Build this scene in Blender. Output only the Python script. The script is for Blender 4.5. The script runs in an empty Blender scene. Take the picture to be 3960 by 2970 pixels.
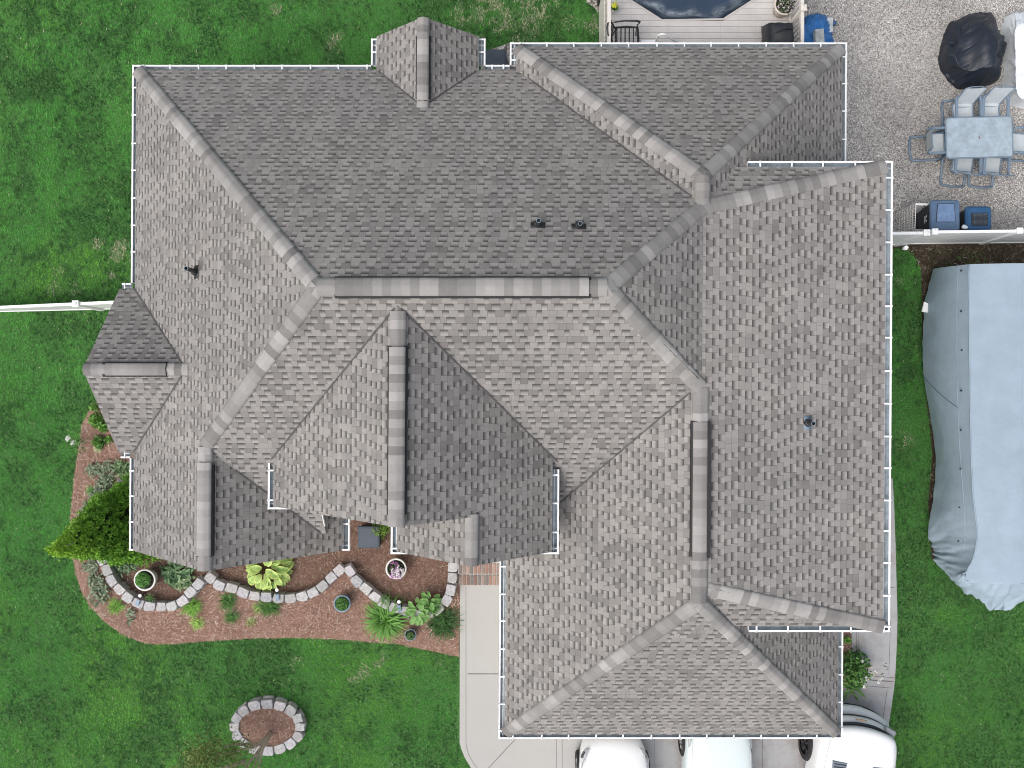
import bpy, math, random
import numpy as np
from mathutils import Vector, Matrix
random.seed(7)
RS = np.random.RandomState(11)
S = bpy.context.scene
COL = S.collection
H = 20.0                      # height of the viewpoint above the ground, metres
FPX = 2800.0                  # focal length in photo pixels (3960 wide)
PI = math.pi

# ------------------------------------------------------------------ camera, sky, sun, exposure
cam_d = bpy.data.cameras.new('camera')
cam_d.sensor_width = 36.0
cam_d.lens = 36.0 * FPX / 3960.0
cam_d.clip_start = 0.1
cam_d.clip_end = 1000.0
cam = bpy.data.objects.new('camera', cam_d)
COL.objects.link(cam)
cam.location = (0, 0, H)
cam.rotation_euler = (0, 0, 0)
S.camera = cam

SUN_EL, SUN_AZ = math.radians(52), math.atan2(-0.78, -0.62)
world = bpy.data.worlds.new('World')
S.world = world
world.use_nodes = True
wn = world.node_tree
sky = wn.nodes.new('ShaderNodeTexSky')
sky.sky_type = 'NISHITA'
sky.sun_disc = False
sky.sun_elevation = SUN_EL
sky.sun_rotation = SUN_AZ
sky.air_density = 1.0
sky.dust_density = 6.0
sky.ozone_density = 1.0
hs = wn.nodes.new('ShaderNodeHueSaturation')          # thin overcast: a greyer sky
hs.inputs['Saturation'].default_value = 0.5
wn.links.new(sky.outputs[0], hs.inputs['Color'])
wn.links.new(hs.outputs[0], wn.nodes['Background'].inputs[0])
wn.nodes['Background'].inputs[1].default_value = 0.15

sun_d = bpy.data.lights.new('sun', 'SUN')
sun_d.energy = 0.5
sun_d.angle = math.radians(80)
sun_d.color = (1.0, 0.985, 0.965)
sun = bpy.data.objects.new('sun', sun_d)
COL.objects.link(sun)
sdir = Vector((math.sin(SUN_AZ) * math.cos(SUN_EL), math.cos(SUN_AZ) * math.cos(SUN_EL), math.sin(SUN_EL)))
sun.rotation_euler = sdir.to_track_quat('Z', 'Y').to_euler()
sun.location = (0, 0, 40)

S.view_settings.view_transform = 'Standard'
S.view_settings.look = 'None'
S.view_settings.exposure = 0.44
S.view_settings.gamma = 1.0
try:
    S.cycles.filter_width = 1.0
except Exception:
    pass

# ------------------------------------------------------------------ helpers
def P(x, y, z=0.0):
    """ground or raised point seen at photo pixel (x, y) when it stands z metres high"""
    k = (H - z) / FPX
    return Vector(((x - 1980) * k, -(y - 1485) * k, z))

def tag(o, label=None, cat=None, group=None, kind=None):
    if label: o['label'] = label
    if cat: o['category'] = cat
    if group: o['group'] = group
    if kind: o['kind'] = kind
    return o

def thing(name, label, cat, loc=(0, 0, 0), rz=0.0, group=None):
    o = bpy.data.objects.new(name, None)
    o.empty_display_size = 0.2
    COL.objects.link(o)
    o.location = loc
    o.rotation_euler = (0, 0, rz)
    return tag(o, label, cat, group)

class MB:
    """collects geometry (with an optional colour per face) for ONE mesh object"""
    def __init__(s):
        s.v, s.f, s.c, s.m = [], [], [], []
    def add(s, verts, faces, col=(1, 1, 1), mi=0):
        n = len(s.v)
        s.v += [tuple(p) for p in verts]
        for f in faces:
            s.f.append([i + n for i in f]); s.c.append(col); s.m.append(mi)
        return s
    def box(s, c, d, rz=0.0, col=(1, 1, 1), mi=0, bev=0.0, tap=1.0):
        hx, hy, hz = d[0] / 2, d[1] / 2, d[2] / 2
        M = Matrix.Translation(c) @ Matrix.Rotation(rz, 4, 'Z')
        b = min(bev, hx * .9, hy * .9, hz * .9)
        if b <= 0:
            vs = [(-hx, -hy, -hz), (hx, -hy, -hz), (hx, hy, -hz), (-hx, hy, -hz)]
            vs += [(x * tap, y * tap, hz) for x, y, z in vs]
            fs = [(3, 2, 1, 0), (4, 5, 6, 7)] + [(i, (i + 1) % 4, 4 + (i + 1) % 4, 4 + i) for i in range(4)]
        else:
            def ring(x, y, z, cc):
                return [(-x + cc, -y, z), (x - cc, -y, z), (x, -y + cc, z), (x, y - cc, z), (x - cc, y, z), (-x + cc, y, z), (-x, y - cc, z), (-x, -y + cc, z)]
            vs = ring(hx - b, hy - b, -hz, b) + ring(hx, hy, -hz + b, b) + ring(hx * tap, hy * tap, hz - b, b) + ring(hx * tap - b, hy * tap - b, hz, b)
            fs = [tuple(range(7, -1, -1)), tuple(range(24, 32))]
            for r in range(3):
                fs += [(r * 8 + i, r * 8 + (i + 1) % 8, r * 8 + 8 + (i + 1) % 8, r * 8 + 8 + i) for i in range(8)]
        return s.add([M @ Vector(p) for p in vs], fs, col, mi)
    def tube(s, pts, r, n=8, col=(1, 1, 1), mi=0, cap=True):
        pts = [Vector(p) for p in pts]
        rr = r if isinstance(r, (list, tuple)) else [r] * len(pts)
        vs, fs = [], []
        up = None
        for i, p in enumerate(pts):
            t = (pts[min(i + 1, len(pts) - 1)] - pts[max(i - 1, 0)]).normalized()
            if up is None:
                up = t.orthogonal().normalized()
            up = (up - t * up.dot(t))
            up = up.normalized() if up.length > 1e-6 else t.orthogonal().normalized()
            w = t.cross(up)
            for k in range(n):
                a = 2 * PI * k / n
                vs.append(p + (up * math.cos(a) + w * math.sin(a)) * rr[i])
        for i in range(len(pts) - 1):
            for k in range(n):
                fs.append((i * n + k, i * n + (k + 1) % n, (i + 1) * n + (k + 1) % n, (i + 1) * n + k))
        if cap:
            fs.append(tuple(range(n - 1, -1, -1)))
            fs.append(tuple(range((len(pts) - 1) * n, len(pts) * n)))
        return s.add(vs, fs, col, mi)
    def lathe(s, prof, c=(0, 0, 0), n=28, col=(1, 1, 1), mi=0, sx=1.0):
        vs, fs = [], []
        for r, z in prof:
            for k in range(n):
                a = 2 * PI * k / n
                vs.append((c[0] + r * math.cos(a) * sx, c[1] + r * math.sin(a), c[2] + z))
        for i in range(len(prof) - 1):
            for k in range(n):
                fs.append((i * n + k, i * n + (k + 1) % n, (i + 1) * n + (k + 1) % n, (i + 1) * n + k))
        return s.add(vs, fs, col, mi)
    def prism(s, poly, z0, z1, col=(1, 1, 1), mi=0, top=None):
        n = len(poly)
        top = top or poly
        vs = [(p[0], p[1], z0) for p in poly] + [(p[0], p[1], z1) for p in top]
        fs = [tuple(range(n - 1, -1, -1)), tuple(range(n, 2 * n))] + [(i, (i + 1) % n, n + (i + 1) % n, n + i) for i in range(n)]
        return s.add(vs, fs, col, mi)
    def loft(s, rings, closed=True, cap=True, col=(1, 1, 1), mi=0):
        n = len(rings[0])
        vs = [p for r in rings for p in r]
        fs = []
        for i in range(len(rings) - 1):
            for k in range(n if closed else n - 1):
                fs.append((i * n + k, i * n + (k + 1) % n, (i + 1) * n + (k + 1) % n, (i + 1) * n + k))
        if cap:
            fs.append(tuple(range(n - 1, -1, -1)))
            fs.append(tuple(range((len(rings) - 1) * n, len(rings) * n)))
        return s.add(vs, fs, col, mi)
    def build(s, name, mats, parent=None, smooth=False, loc=None):
        me = bpy.data.meshes.new(name)
        me.from_pydata(s.v, [], s.f)
        ca = me.color_attributes.new('Col', 'FLOAT_COLOR', 'CORNER')
        arr = []
        for f, c in zip(s.f, s.c):
            arr += [c[0], c[1], c[2], 1.0] * len(f)
        ca.data.foreach_set('color', arr)
        for m in (mats if isinstance(mats, (list, tuple)) else [mats]):
            me.materials.append(m)
        me.polygons.foreach_set('material_index', s.m)
        if smooth:
            me.polygons.foreach_set('use_smooth', [True] * len(s.f))
        me.validate()
        me.update()
        o = bpy.data.objects.new(name, me)
        COL.objects.link(o)
        if parent is not None:
            o.parent = parent
        if loc is not None:
            o.location = loc
        return o

def fast(name, V, F, C, mats, parent=None, smooth=False):
    """numpy mesh: V (n,3), F (m,k), C (n,3) colours per vertex"""
    me = bpy.data.meshes.new(name)
    V = np.asarray(V, dtype=np.float32); F = np.asarray(F, dtype=np.int32)
    m, k = F.shape
    me.vertices.add(len(V)); me.vertices.foreach_set('co', V.ravel())
    me.loops.add(m * k); me.loops.foreach_set('vertex_index', F.ravel())
    me.polygons.add(m)
    me.polygons.foreach_set('loop_start', np.arange(0, m * k, k, dtype=np.int32))
    try:
        me.polygons.foreach_set('loop_total', np.full(m, k, dtype=np.int32))
    except Exception:
        pass
    me.update(calc_edges=True)
    ca = me.color_attributes.new('Col', 'FLOAT_COLOR', 'POINT')
    ca.data.foreach_set('color', np.hstack([np.asarray(C, dtype=np.float32), np.ones((len(V), 1), np.float32)]).ravel())
    if smooth:
        me.polygons.foreach_set('use_smooth', np.ones(m, dtype=bool))
    me.materials.append(mats)
    o = bpy.data.objects.new(name, me)
    COL.objects.link(o)
    if parent is not None:
        o.parent = parent
    return o

def subsurf(o, lv=2):
    md = o.modifiers.new('sub', 'SUBSURF'); md.levels = lv; md.render_levels = lv
    o.data.polygons.foreach_set('use_smooth', [True] * len(o.data.polygons))
    return o

def dup(root, loc, rz, label=None):
    r = root.copy(); COL.objects.link(r); r.location = loc; r.rotation_euler = (0, 0, rz)
    if label: r['label'] = label
    for ch in list(root.children):
        c = ch.copy(); COL.objects.link(c); c.parent = r
        for g in list(ch.children):
            q = g.copy(); COL.objects.link(q); q.parent = c
    return r

_perm = np.random.RandomState(3).rand(4, 256, 256)
def vnoise(x, y, sc, ch=0):
    x = np.asarray(x) * sc + 1000.3; y = np.asarray(y) * sc + 1000.7
    xi = np.floor(x).astype(int); yi = np.floor(y).astype(int)
    fx = x - xi; fy = y - yi
    fx = fx * fx * (3 - 2 * fx); fy = fy * fy * (3 - 2 * fy)
    g = _perm[ch]
    a = g[xi % 256, yi % 256]; b = g[(xi + 1) % 256, yi % 256]
    c = g[xi % 256, (yi + 1) % 256]; d_ = g[(xi + 1) % 256, (yi + 1) % 256]
    return (a * (1 - fx) + b * fx) * (1 - fy) + (c * (1 - fx) + d_ * fx) * fy
def fbm(x, y, sc, ch=0, oc=4):
    t = 0; am = 0.5; tot = 0
    for o in range(oc):
        t = t + am * vnoise(x, y, sc * 2 ** o, (ch + o) % 4); tot += am; am *= 0.5
    return t / tot
def inpoly(x, y, poly):
    ins = np.zeros(len(x), bool); n = len(poly)
    for i in range(n):
        x1, y1 = poly[i][0], poly[i][1]; x2, y2 = poly[(i + 1) % n][0], poly[(i + 1) % n][1]
        if y1 == y2: continue
        c = ((y1 > y) != (y2 > y)) & (x < (x2 - x1) * (y - y1) / (y2 - y1) + x1)
        ins ^= c
    return ins

# ------------------------------------------------------------------ materials
class NT:
    def __init__(s, name):
        s.m = bpy.data.materials.new(name); s.m.use_nodes = True
        s.t = s.m.node_tree; s.b = s.t.nodes['Principled BSDF']
    def n(s, typ, **kw):
        nd = s.t.nodes.new(typ)
        for k, v in kw.items():
            setattr(nd, k, v)
        return nd
    def l(s, a, b): s.t.links.new(a, b)
    def math(s, op, a, b=None, c=None):
        nd = s.n('ShaderNodeMath', operation=op)
        for i, x in enumerate((a, b, c)):
            if x is None: continue
            if isinstance(x, (int, float)): nd.inputs[i].default_value = x
            else: s.l(x, nd.inputs[i])
        return nd.outputs[0]
    def mix(s, f, a, b, typ='MIX'):
        nd = s.n('ShaderNodeMix', data_type='RGBA', blend_type=typ)
        for sock, x in ((nd.inputs[0], f), (nd.inputs[6], a), (nd.inputs[7], b)):
            if isinstance(x, (int, float)): sock.default_value = x
            elif isinstance(x, (tuple, list)): sock.default_value = (*x[:3], 1)
            else: s.l(x, sock)
        return nd.outputs[2]
    def noise(s, sc, det=4, rough=0.55, vec=None, dim='3D'):
        nd = s.n('ShaderNodeTexNoise'); nd.inputs['Scale'].default_value = sc
        nd.inputs['Detail'].default_value = det; nd.inputs['Roughness'].default_value = rough
        if vec is not None: s.l(vec, nd.inputs['Vector'])
        return nd.outputs['Fac']
    def ramp(s, f, stops):
        nd = s.n('ShaderNodeValToRGB')
        e = nd.color_ramp.elements
        while len(e) < len(stops): e.new(0.5)
        for el, (p, c) in zip(e, stops):
            el.position = p; el.color = (*c, 1) if len(c) == 3 else c
        s.l(f, nd.inputs[0]); return nd.outputs[0]
    def pos(s): return s.n('ShaderNodeNewGeometry').outputs['Position']
    def obj(s): return s.n('ShaderNodeTexCoord').outputs['Object']
    def set(s, **kw):
        for k, v in kw.items():
            sock = s.b.inputs[k.replace('_', ' ')]
            if isinstance(v, (int, float)): sock.default_value = v
            elif isinstance(v, (tuple, list)): sock.default_value = (*v[:3], 1)
            else: s.l(v, sock)
        return s
    def bump(s, hgt, st, dist=0.02):
        nd = s.n('ShaderNodeBump'); nd.inputs['Strength'].default_value = st; nd.inputs['Distance'].default_value = dist
        s.l(hgt, nd.inputs['Height']); s.l(nd.outputs[0], s.b.inputs['Normal']); return s

def flat(name, col, rough=0.6, var=0.12, sc=6.0, metal=0.0, coat=0.0, bump=0.0, bsc=30.0):
    k = NT(name)
    f = k.noise(sc, 6, 0.6, k.pos())
    lo = tuple(c * (1 - var) for c in col); hi = tuple(min(1, c * (1 + var)) for c in col)
    k.set(Base_Color=k.ramp(f, [(0.3, lo), (0.7, hi)]), Roughness=rough, Metallic=metal)
    if coat: k.b.inputs['Coat Weight'].default_value = coat; k.b.inputs['Coat Roughness'].default_value = 0.05
    if bump: k.bump(k.noise(bsc, 4, 0.6, k.pos()), bump)
    return k.m

def attr(name, rough=0.65, var=0.15, sc=30.0, trans=0.0, bump=0.0, bsc=60, gain=1.0):
    k = NT(name)
    a = k.n('ShaderNodeAttribute'); a.attribute_name = 'Col'
    f = k.noise(sc, 4, 0.6, k.pos())
    c = k.mix(1.0, a.outputs['Color'], k.ramp(f, [(0.3, (gain * (1 - var),) * 3), (0.7, (gain * (1 + var),) * 3)]), 'MULTIPLY')
    k.set(Base_Color=c, Roughness=rough)
    if trans:
        tr = k.n('ShaderNodeBsdfTranslucent'); k.l(c, tr.inputs[0])
        ms = k.n('ShaderNodeMixShader'); ms.inputs[0].default_value = trans
        out = k.t.nodes['Material Output']
        k.l(k.b.outputs[0], ms.inputs[1]); k.l(tr.outputs[0], ms.inputs[2]); k.l(ms.outputs[0], out.inputs[0])
    if bump: k.bump(k.noise(bsc, 4, 0.6, k.pos()), bump)
    return k.m

def m_shingle():
    k = NT('laminated_shingles')
    uv = k.n('ShaderNodeUVMap'); uv.uv_map = 'UVMap'
    sp = k.n('ShaderNodeSeparateXYZ'); k.l(uv.outputs[0], sp.inputs[0])
    EXP, PER = 0.141, 0.285
    v = k.math('DIVIDE', sp.outputs[1], EXP)
    wob = k.math('MULTIPLY', k.math('SUBTRACT', k.noise(0.8, 2, 0.5, k.pos()), 0.5), 0.12)
    v = k.math('ADD', v, wob)
    row = k.math('FLOOR', v); fv = k.math('FRACT', v)
    w1 = k.n('ShaderNodeTexWhiteNoise', noise_dimensions='1D'); k.l(row, w1.inputs['W'])
    x = k.math('ADD', k.math('DIVIDE', sp.outputs[0], PER), k.math('MULTIPLY', w1.outputs[0], 61.0))
    ci = k.math('FLOOR', x); fx = k.math('FRACT', x)
    def wn(seed):
        cb = k.n('ShaderNodeCombineXYZ'); k.l(ci, cb.inputs[0]); k.l(row, cb.inputs[1]); cb.inputs[2].default_value = seed
        w = k.n('ShaderNodeTexWhiteNoise', noise_dimensions='3D'); k.l(cb.outputs[0], w.inputs['Vector']); return w.outputs[0]
    h1, h2, h3, h4 = wn(1.5), wn(2.5), wn(3.5), wn(4.5)
    t = k.math('ADD', 0.40, k.math('MULTIPLY', h1, 0.32))          # width of the raised tab
    tooth = k.math('LESS_THAN', fx, t)
    filled = k.math('GREATER_THAN', h4, 0.94)                       # some tabs run together
    raised = k.math('MAXIMUM', tooth, filled)
    slot = k.math('SUBTRACT', 1.0, raised)
    tone = k.mix(raised, h3, h2)
    colr = k.ramp(tone, [(0.0, (0.168, 0.162, 0.156)), (0.20, (0.207, 0.199, 0.192)), (0.55, (0.238, 0.229, 0.221)), (1.0, (0.278, 0.268, 0.259))])
    slotc = k.ramp(h3, [(0.0, (0.248, 0.239, 0.231)), (1.0, (0.298, 0.287, 0.278))])
    base = k.mix(slot, colr, slotc)
    # blended darker granules printed at the head of every cut-out, plus painted shade under the butt of the course above
    sh = k.ramp(fv, [(0.05, (1.12,) * 3), (0.42, (0.98,) * 3), (0.70, (0.55,) * 3), (1.0, (0.20,) * 3)])
    base = k.mix(slot, base, k.mix(1.0, base, sh, 'MULTIPLY'))
    butt = k.ramp(fv, [(0.0, (0.86,) * 3), (0.07, (1.0,) * 3), (0.92, (1.0,) * 3), (1.0, (0.78,) * 3)])
    base = k.mix(1.0, base, butt, 'MULTIPLY')
    ed = k.math('ABSOLUTE', k.math('SUBTRACT', fx, t))
    gap = k.math('MAXIMUM', k.math('LESS_THAN', ed, 0.025), k.math('LESS_THAN', fx, 0.03))
    base = k.mix(k.math('MULTIPLY', gap, 0.30), base, (0.06, 0.06, 0.06))
    gran = k.noise(260, 2, 0.7, k.pos()); blot = k.noise(0.45, 5, 0.6, k.pos())
    base = k.mix(1.0, base, k.ramp(gran, [(0.25, (0.86,) * 3), (0.75, (1.14,) * 3)]), 'MULTIPLY')
    base = k.mix(1.0, base, k.ramp(blot, [(0.3, (0.93, 0.93, 0.94)), (0.7, (1.07, 1.06, 1.04))]), 'MULTIPLY')
    mp = k.n('ShaderNodeMapping'); mp.inputs['Scale'].default_value = (2.6, 0.14, 1); k.l(uv.outputs[0], mp.inputs[0])
    stk = k.noise(1.0, 5, 0.65, mp.outputs[0])                      # rain streaks running down the slope
    base = k.mix(1.0, base, k.ramp(stk, [(0.32, (0.89, 0.89, 0.895)), (0.68, (1.08, 1.075, 1.07))]), 'MULTIPLY')
    scuff = k.noise(9.0, 8, 0.75, k.pos())
    base = k.mix(k.ramp(scuff, [(0.66, (0, 0, 0)), (0.74, (0.35,) * 3)]), base, (0.42, 0.41, 0.40))
    k.set(Base_Color=base, Roughness=0.93)
    k.b.inputs['Specular IOR Level'].default_value = 0.15
    hgt = k.math('ADD', k.math('MULTIPLY', raised, 0.5), k.math('MULTIPLY', k.math('SUBTRACT', 1.0, fv), 0.6))
    k.bump(hgt, 0.9, 0.022)
    return k.m

def m_cap():
    k = NT('ridge_cap_shingles')
    a = k.n('ShaderNodeAttribute'); a.attribute_name = 'Col'
    gran = k.noise(120, 3, 0.7, k.pos()); bl = k.noise(5, 5, 0.7, k.pos())
    c = k.mix(1.0, a.outputs['Color'], k.ramp(gran, [(0.25, (0.84,) * 3), (0.75, (1.16,) * 3)]), 'MULTIPLY')
    c = k.mix(1.0, c, k.ramp(bl, [(0.3, (0.92,) * 3), (0.7, (1.08,) * 3)]), 'MULTIPLY')
    k.set(Base_Color=c, Roughness=0.93); k.b.inputs['Specular IOR Level'].default_value = 0.15
    return k.m

def m_gravel(name, cols, sc):
    k = NT(name)
    p = k.pos()
    nz = k.n('ShaderNodeTexNoise'); nz.inputs['Scale'].default_value = sc * .7; k.l(p, nz.inputs['Vector'])
    vm = k.n('ShaderNodeVectorMath', operation='MULTIPLY_ADD'); k.l(nz.outputs['Color'], vm.inputs[0]); vm.inputs[1].default_value = (0.02,) * 3; k.l(p, vm.inputs[2])
    vo = k.n('ShaderNodeTexVoronoi'); vo.inputs['Scale'].default_value = sc; k.l(vm.outputs[0], vo.inputs['Vector'])
    sp = k.n('ShaderNodeSeparateXYZ'); k.l(vo.outputs['Color'], sp.inputs[0])
    c = k.ramp(sp.outputs[0], cols)
    edge = k.ramp(vo.outputs['Distance'], [(0.30, (1.0,) * 3), (0.90, (0.50,) * 3)])
    c = k.mix(1.0, c, edge, 'MULTIPLY')
    big = k.noise(0.35, 6, 0.65, p)
    c = k.mix(1.0, c, k.ramp(big, [(0.3, (0.72, 0.71, 0.70)), (0.68, (1.18, 1.16, 1.13))]), 'MULTIPLY')
    k.set(Base_Color=c, Roughness=0.9)
    k.bump(k.math('SUBTRACT', 1.0, vo.outputs['Distance']), 0.9, 0.03)
    return k.m

def m_ground(name, stops, s1, s2, bump=0.5, mid=0.5):
    k = NT(name)
    p = k.pos()
    a = k.noise(s1, 8, 0.7, p); b = k.noise(s2, 5, 0.6, p)
    f = k.math('ADD', k.math('MULTIPLY', a, mid), k.math('MULTIPLY', b, 1 - mid))
    k.set(Base_Color=k.ramp(f, stops), Roughness=0.95)
    k.b.inputs['Specular IOR Level'].default_value = 0.1
    k.bump(a, bump, 0.03)
    return k.m

def m_concrete():
    k = NT('brushed_concrete')
    p = k.pos()
    sp = k.n('ShaderNodeSeparateXYZ'); k.l(p, sp.inputs[0])
    big = k.noise(0.5, 6, 0.65, p); fine = k.noise(40, 4, 0.7, p); st = k.noise(1.6, 8, 0.7, p)
    east = k.math('ADD', k.math('MULTIPLY', sp.outputs[0], 0.16), k.math('MULTIPLY', k.math('SUBTRACT', big, 0.5), 0.8))
    c = k.ramp(k.math('ADD', east, 0.0), [(0.05, (0.40, 0.397, 0.38)), (0.55, (0.37, 0.375, 0.385))])    # slightly greyer and bluer towards the east
    c = k.mix(1.0, c, k.ramp(fine, [(0.3, (0.94,) * 3), (0.7, (1.06,) * 3)]), 'MULTIPLY')
    stain = k.math('MULTIPLY', k.ramp(st, [(0.47, (0, 0, 0)), (0.62, (0.6,) * 3)]), k.ramp(east, [(0.3, (0.1,) * 3), (0.6, (1,) * 3)]))
    c = k.mix(stain, c, (0.27, 0.235, 0.21))
    k.set(Base_Color=c, Roughness=0.85)
    k.bump(fine, 0.15, 0.01)
    return k.m

def m_poolcover():
    k = NT('pool_cover_vinyl')
    p = k.pos()
    mp = k.n('ShaderNodeMapping'); mp.inputs['Scale'].default_value = (0.5, 1.6, 1); mp.inputs['Rotation'].default_value = (0, 0, 0.12); k.l(p, mp.inputs[0])
    a = k.noise(3.0, 8, 0.75, mp.outputs[0]); b = k.noise(9.0, 8, 0.7, p)
    at = k.n('ShaderNodeAttribute'); at.attribute_name = 'Col'
    sp = k.n('ShaderNodeSeparateColor'); k.l(at.outputs['Color'], sp.inputs[0])
    f = k.math('MULTIPLY', sp.outputs[0], k.ramp(a, [(0.40, (0.15,) * 3), (0.60, (1,) * 3)]))
    f = k.math('MULTIPLY', f, k.ramp(b, [(0.35, (0.35,) * 3), (0.6, (1,) * 3)]))
    c = k.mix(sp.outputs[1], (0.008, 0.016, 0.030), (0.024, 0.044, 0.080))
    c = k.mix(f, c, (0.34, 0.40, 0.45))
    k.set(Base_Color=c, Roughness=0.45)
    k.bump(a, 0.3, 0.03)
    return k.m

def m_cloth(name, col, rough=0.6, var=0.1, bump=0.4, sc=2.5, sheen=0.0):
    k = NT(name)
    p = k.obj()
    a = k.noise(sc, 8, 0.62, p); b = k.noise(sc * 30, 3, 0.6, p)
    lo = tuple(c * (1 - var) for c in col); hi = tuple(min(1, c * (1 + var)) for c in col)
    c = k.ramp(a, [(0.3, lo), (0.7, hi)])
    k.set(Base_Color=c, Roughness=rough)
    k.bump(k.math('ADD', a, k.math('MULTIPLY', b, 0.05)), bump, 0.06)
    return k.m

M = {}
M['shingle'] = m_shingle()
M['cap'] = m_cap()
M['cutline'] = flat('valley_cut_asphalt', (0.085, 0.083, 0.084), 0.95, 0.3, 8)
M['vent'] = flat('ridge_vent_plastic', (0.012, 0.012, 0.013), 0.7)
M['gutter'] = flat('white_gutter_metal', (0.80, 0.81, 0.82), 0.35, 0.03)
M['trough'] = flat('blue_grey_trough', (0.24, 0.29, 0.33), 0.6, 0.35, 8)  # darker blue-grey tone for the inside of the gutters
M['siding'] = flat('vinyl_siding', (0.62, 0.60, 0.56), 0.6, 0.05)
M['soffit'] = flat('white_soffit', (0.7, 0.7, 0.7), 0.6, 0.03)
M['black_pipe'] = flat('black_pipe_plastic', (0.020, 0.021, 0.024), 0.5, 0.3)
M['lead'] = flat('blue_grey_flashing', (0.16, 0.22, 0.28), 0.5, 0.2)
M['vinyl'] = flat('white_vinyl', (0.80, 0.81, 0.82), 0.4, 0.03)
M['lawn_soil'] = m_ground('lawn_base', [(0.35, (0.040, 0.105, 0.030)), (0.65, (0.085, 0.20, 0.058))], 14, 0.6, 0.6, 0.6)
M['grass'] = attr('grass_blades', 0.75, 0.10, 8, trans=0.35)
M['leaf'] = attr('leaves', 0.6, 0.12, 18, trans=0.22, gain=1.3)
M['needle'] = attr('conifer_sprays', 0.7, 0.15, 9, trans=0.15, gain=2.3)
M['straw'] = attr('straw_and_bark', 0.9, 0.2, 30)
M['mulch'] = m_ground('pine_straw_mulch', [(0.30, (0.12, 0.068, 0.052)), (0.5, (0.30, 0.182, 0.138)), (0.7, (0.45, 0.295, 0.230))], 26, 0.9, 0.9, 0.72)
M['mulch_in'] = m_ground('fresh_brown_mulch', [(0.30, (0.055, 0.034, 0.026)), (0.5, (0.175, 0.105, 0.078)), (0.7, (0.29, 0.185, 0.14))], 26, 0.9, 0.9, 0.72)
M['dirt'] = m_ground('bare_dirt', [(0.32, (0.022, 0.017, 0.012)), (0.5, (0.055, 0.043, 0.030)), (0.72, (0.17, 0.14, 0.10))], 18, 1.2, 0.8, 0.65)
M['gravel'] = m_gravel('pea_gravel', [(0.0, (0.24, 0.23, 0.22)), (0.35, (0.47, 0.455, 0.44)), (0.85, (0.61, 0.595, 0.575)), (1.0, (0.85, 0.84, 0.82))], 36)
M['whiterock'] = m_gravel('pale_river_rock', [(0.0, (0.13, 0.12, 0.11)), (0.4, (0.34, 0.32, 0.29)), (1.0, (0.70, 0.68, 0.64))], 17)
M['concrete'] = m_concrete()
M['joint'] = flat('concrete_joint', (0.13, 0.125, 0.12), 0.9)
M['deck'] = attr('composite_deck_boards', 0.7, 0.06, 3)
M['post'] = flat('tan_white_railing', (0.60, 0.57, 0.53), 0.6, 0.05)
M['poolcover'] = m_poolcover()
M['castblack'] = flat('black_cast_metal', (0.020, 0.021, 0.024), 0.45, 0.3)
M['grillcover'] = m_cloth('black_vinyl_cover', (0.010, 0.0125, 0.017), 0.55, 0.2, 0.3)
M['blackcover'] = m_cloth('black_nylon_cover', (0.0095, 0.015, 0.026), 0.50, 0.15, 0.35, 2.2)
M['whitecover'] = m_cloth('white_tarp_cover', (0.70, 0.75, 0.79), 0.55, 0.07, 0.6, 2.0)
M['boatcover'] = m_cloth('grey_polyester_cover', (0.290, 0.370, 0.445), 0.75, 0.08, 0.5, 1.6)
M['bluetarp'] = m_cloth('blue_poly_tarp', (0.022, 0.15, 0.42), 0.4, 0.35, 1.0, 7.0)
M['frame'] = flat('blue_grey_frame', (0.155, 0.215, 0.285), 0.5, 0.12)
M['sling'] = m_cloth('pale_sling_fabric', (0.47, 0.52, 0.55), 0.85, 0.1, 0.1, 5)
M['binblue'] = flat('slate_blue_bin_plastic', (0.085, 0.145, 0.235), 0.5, 0.14, 9)
M['binlid'] = flat('blue_lid_panel', (0.135, 0.215, 0.36), 0.55, 0.2, 14)
M['bindark'] = flat('dark_bin_body', (0.018, 0.022, 0.030), 0.5, 0.2)
M['bindeep'] = flat('deep_blue_lid', (0.022, 0.085, 0.19), 0.45, 0.15)
M['white'] = flat('white_paint', (0.80, 0.80, 0.80), 0.45, 0.03)
M['wire'] = flat('white_wire', (0.72, 0.70, 0.67), 0.4, 0.06)
M['stone'] = attr('cut_stone', 0.9, 0.28, 16, bump=0.5, bsc=45)
M['brick'] = attr('clay_brick', 0.9, 0.3, 30, bump=0.3)
M['mortar'] = flat('mortar', (0.50, 0.485, 0.46), 0.9, 0.1)
M['rock'] = attr('grey_field_rock', 0.9, 0.35, 7, bump=0.6, bsc=14)
M['potwhite'] = flat('white_glazed_pot', (0.66, 0.65, 0.62), 0.4, 0.05)
M['potblue'] = flat('blue_glazed_pot', (0.17, 0.25, 0.32), 0.35, 0.12)
M['pottan'] = flat('tan_clay_pot', (0.56, 0.50, 0.44), 0.6, 0.12)
M['soil'] = flat('potting_soil', (0.022, 0.018, 0.014), 0.95, 0.5, 40)
M['bark'] = flat('tan_bark', (0.50, 0.43, 0.36), 0.9, 0.3, 20, bump=0.5)
M['utility'] = flat('charcoal_plastic_lid', (0.050, 0.068, 0.092), 0.55, 0.12)
M['solar'] = flat('solar_panel', (0.11, 0.20, 0.31), 0.3, 0.1)
M['carwhite'] = flat('white_car_paint', (0.80, 0.815, 0.82), 0.3, 0.01, coat=0.6)
M['carpale'] = flat('pale_silver_paint', (0.66, 0.74, 0.76), 0.3, 0.01, coat=0.6)
M['glass'] = flat('dark_car_glass', (0.015, 0.02, 0.025), 0.08, 0.1)
M['tyre'] = flat('tyre_rubber', (0.018, 0.018, 0.019), 0.85, 0.2)
M['rim'] = flat('alloy_rim', (0.36, 0.36, 0.37), 0.35, 0.05, metal=0.8)
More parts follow.
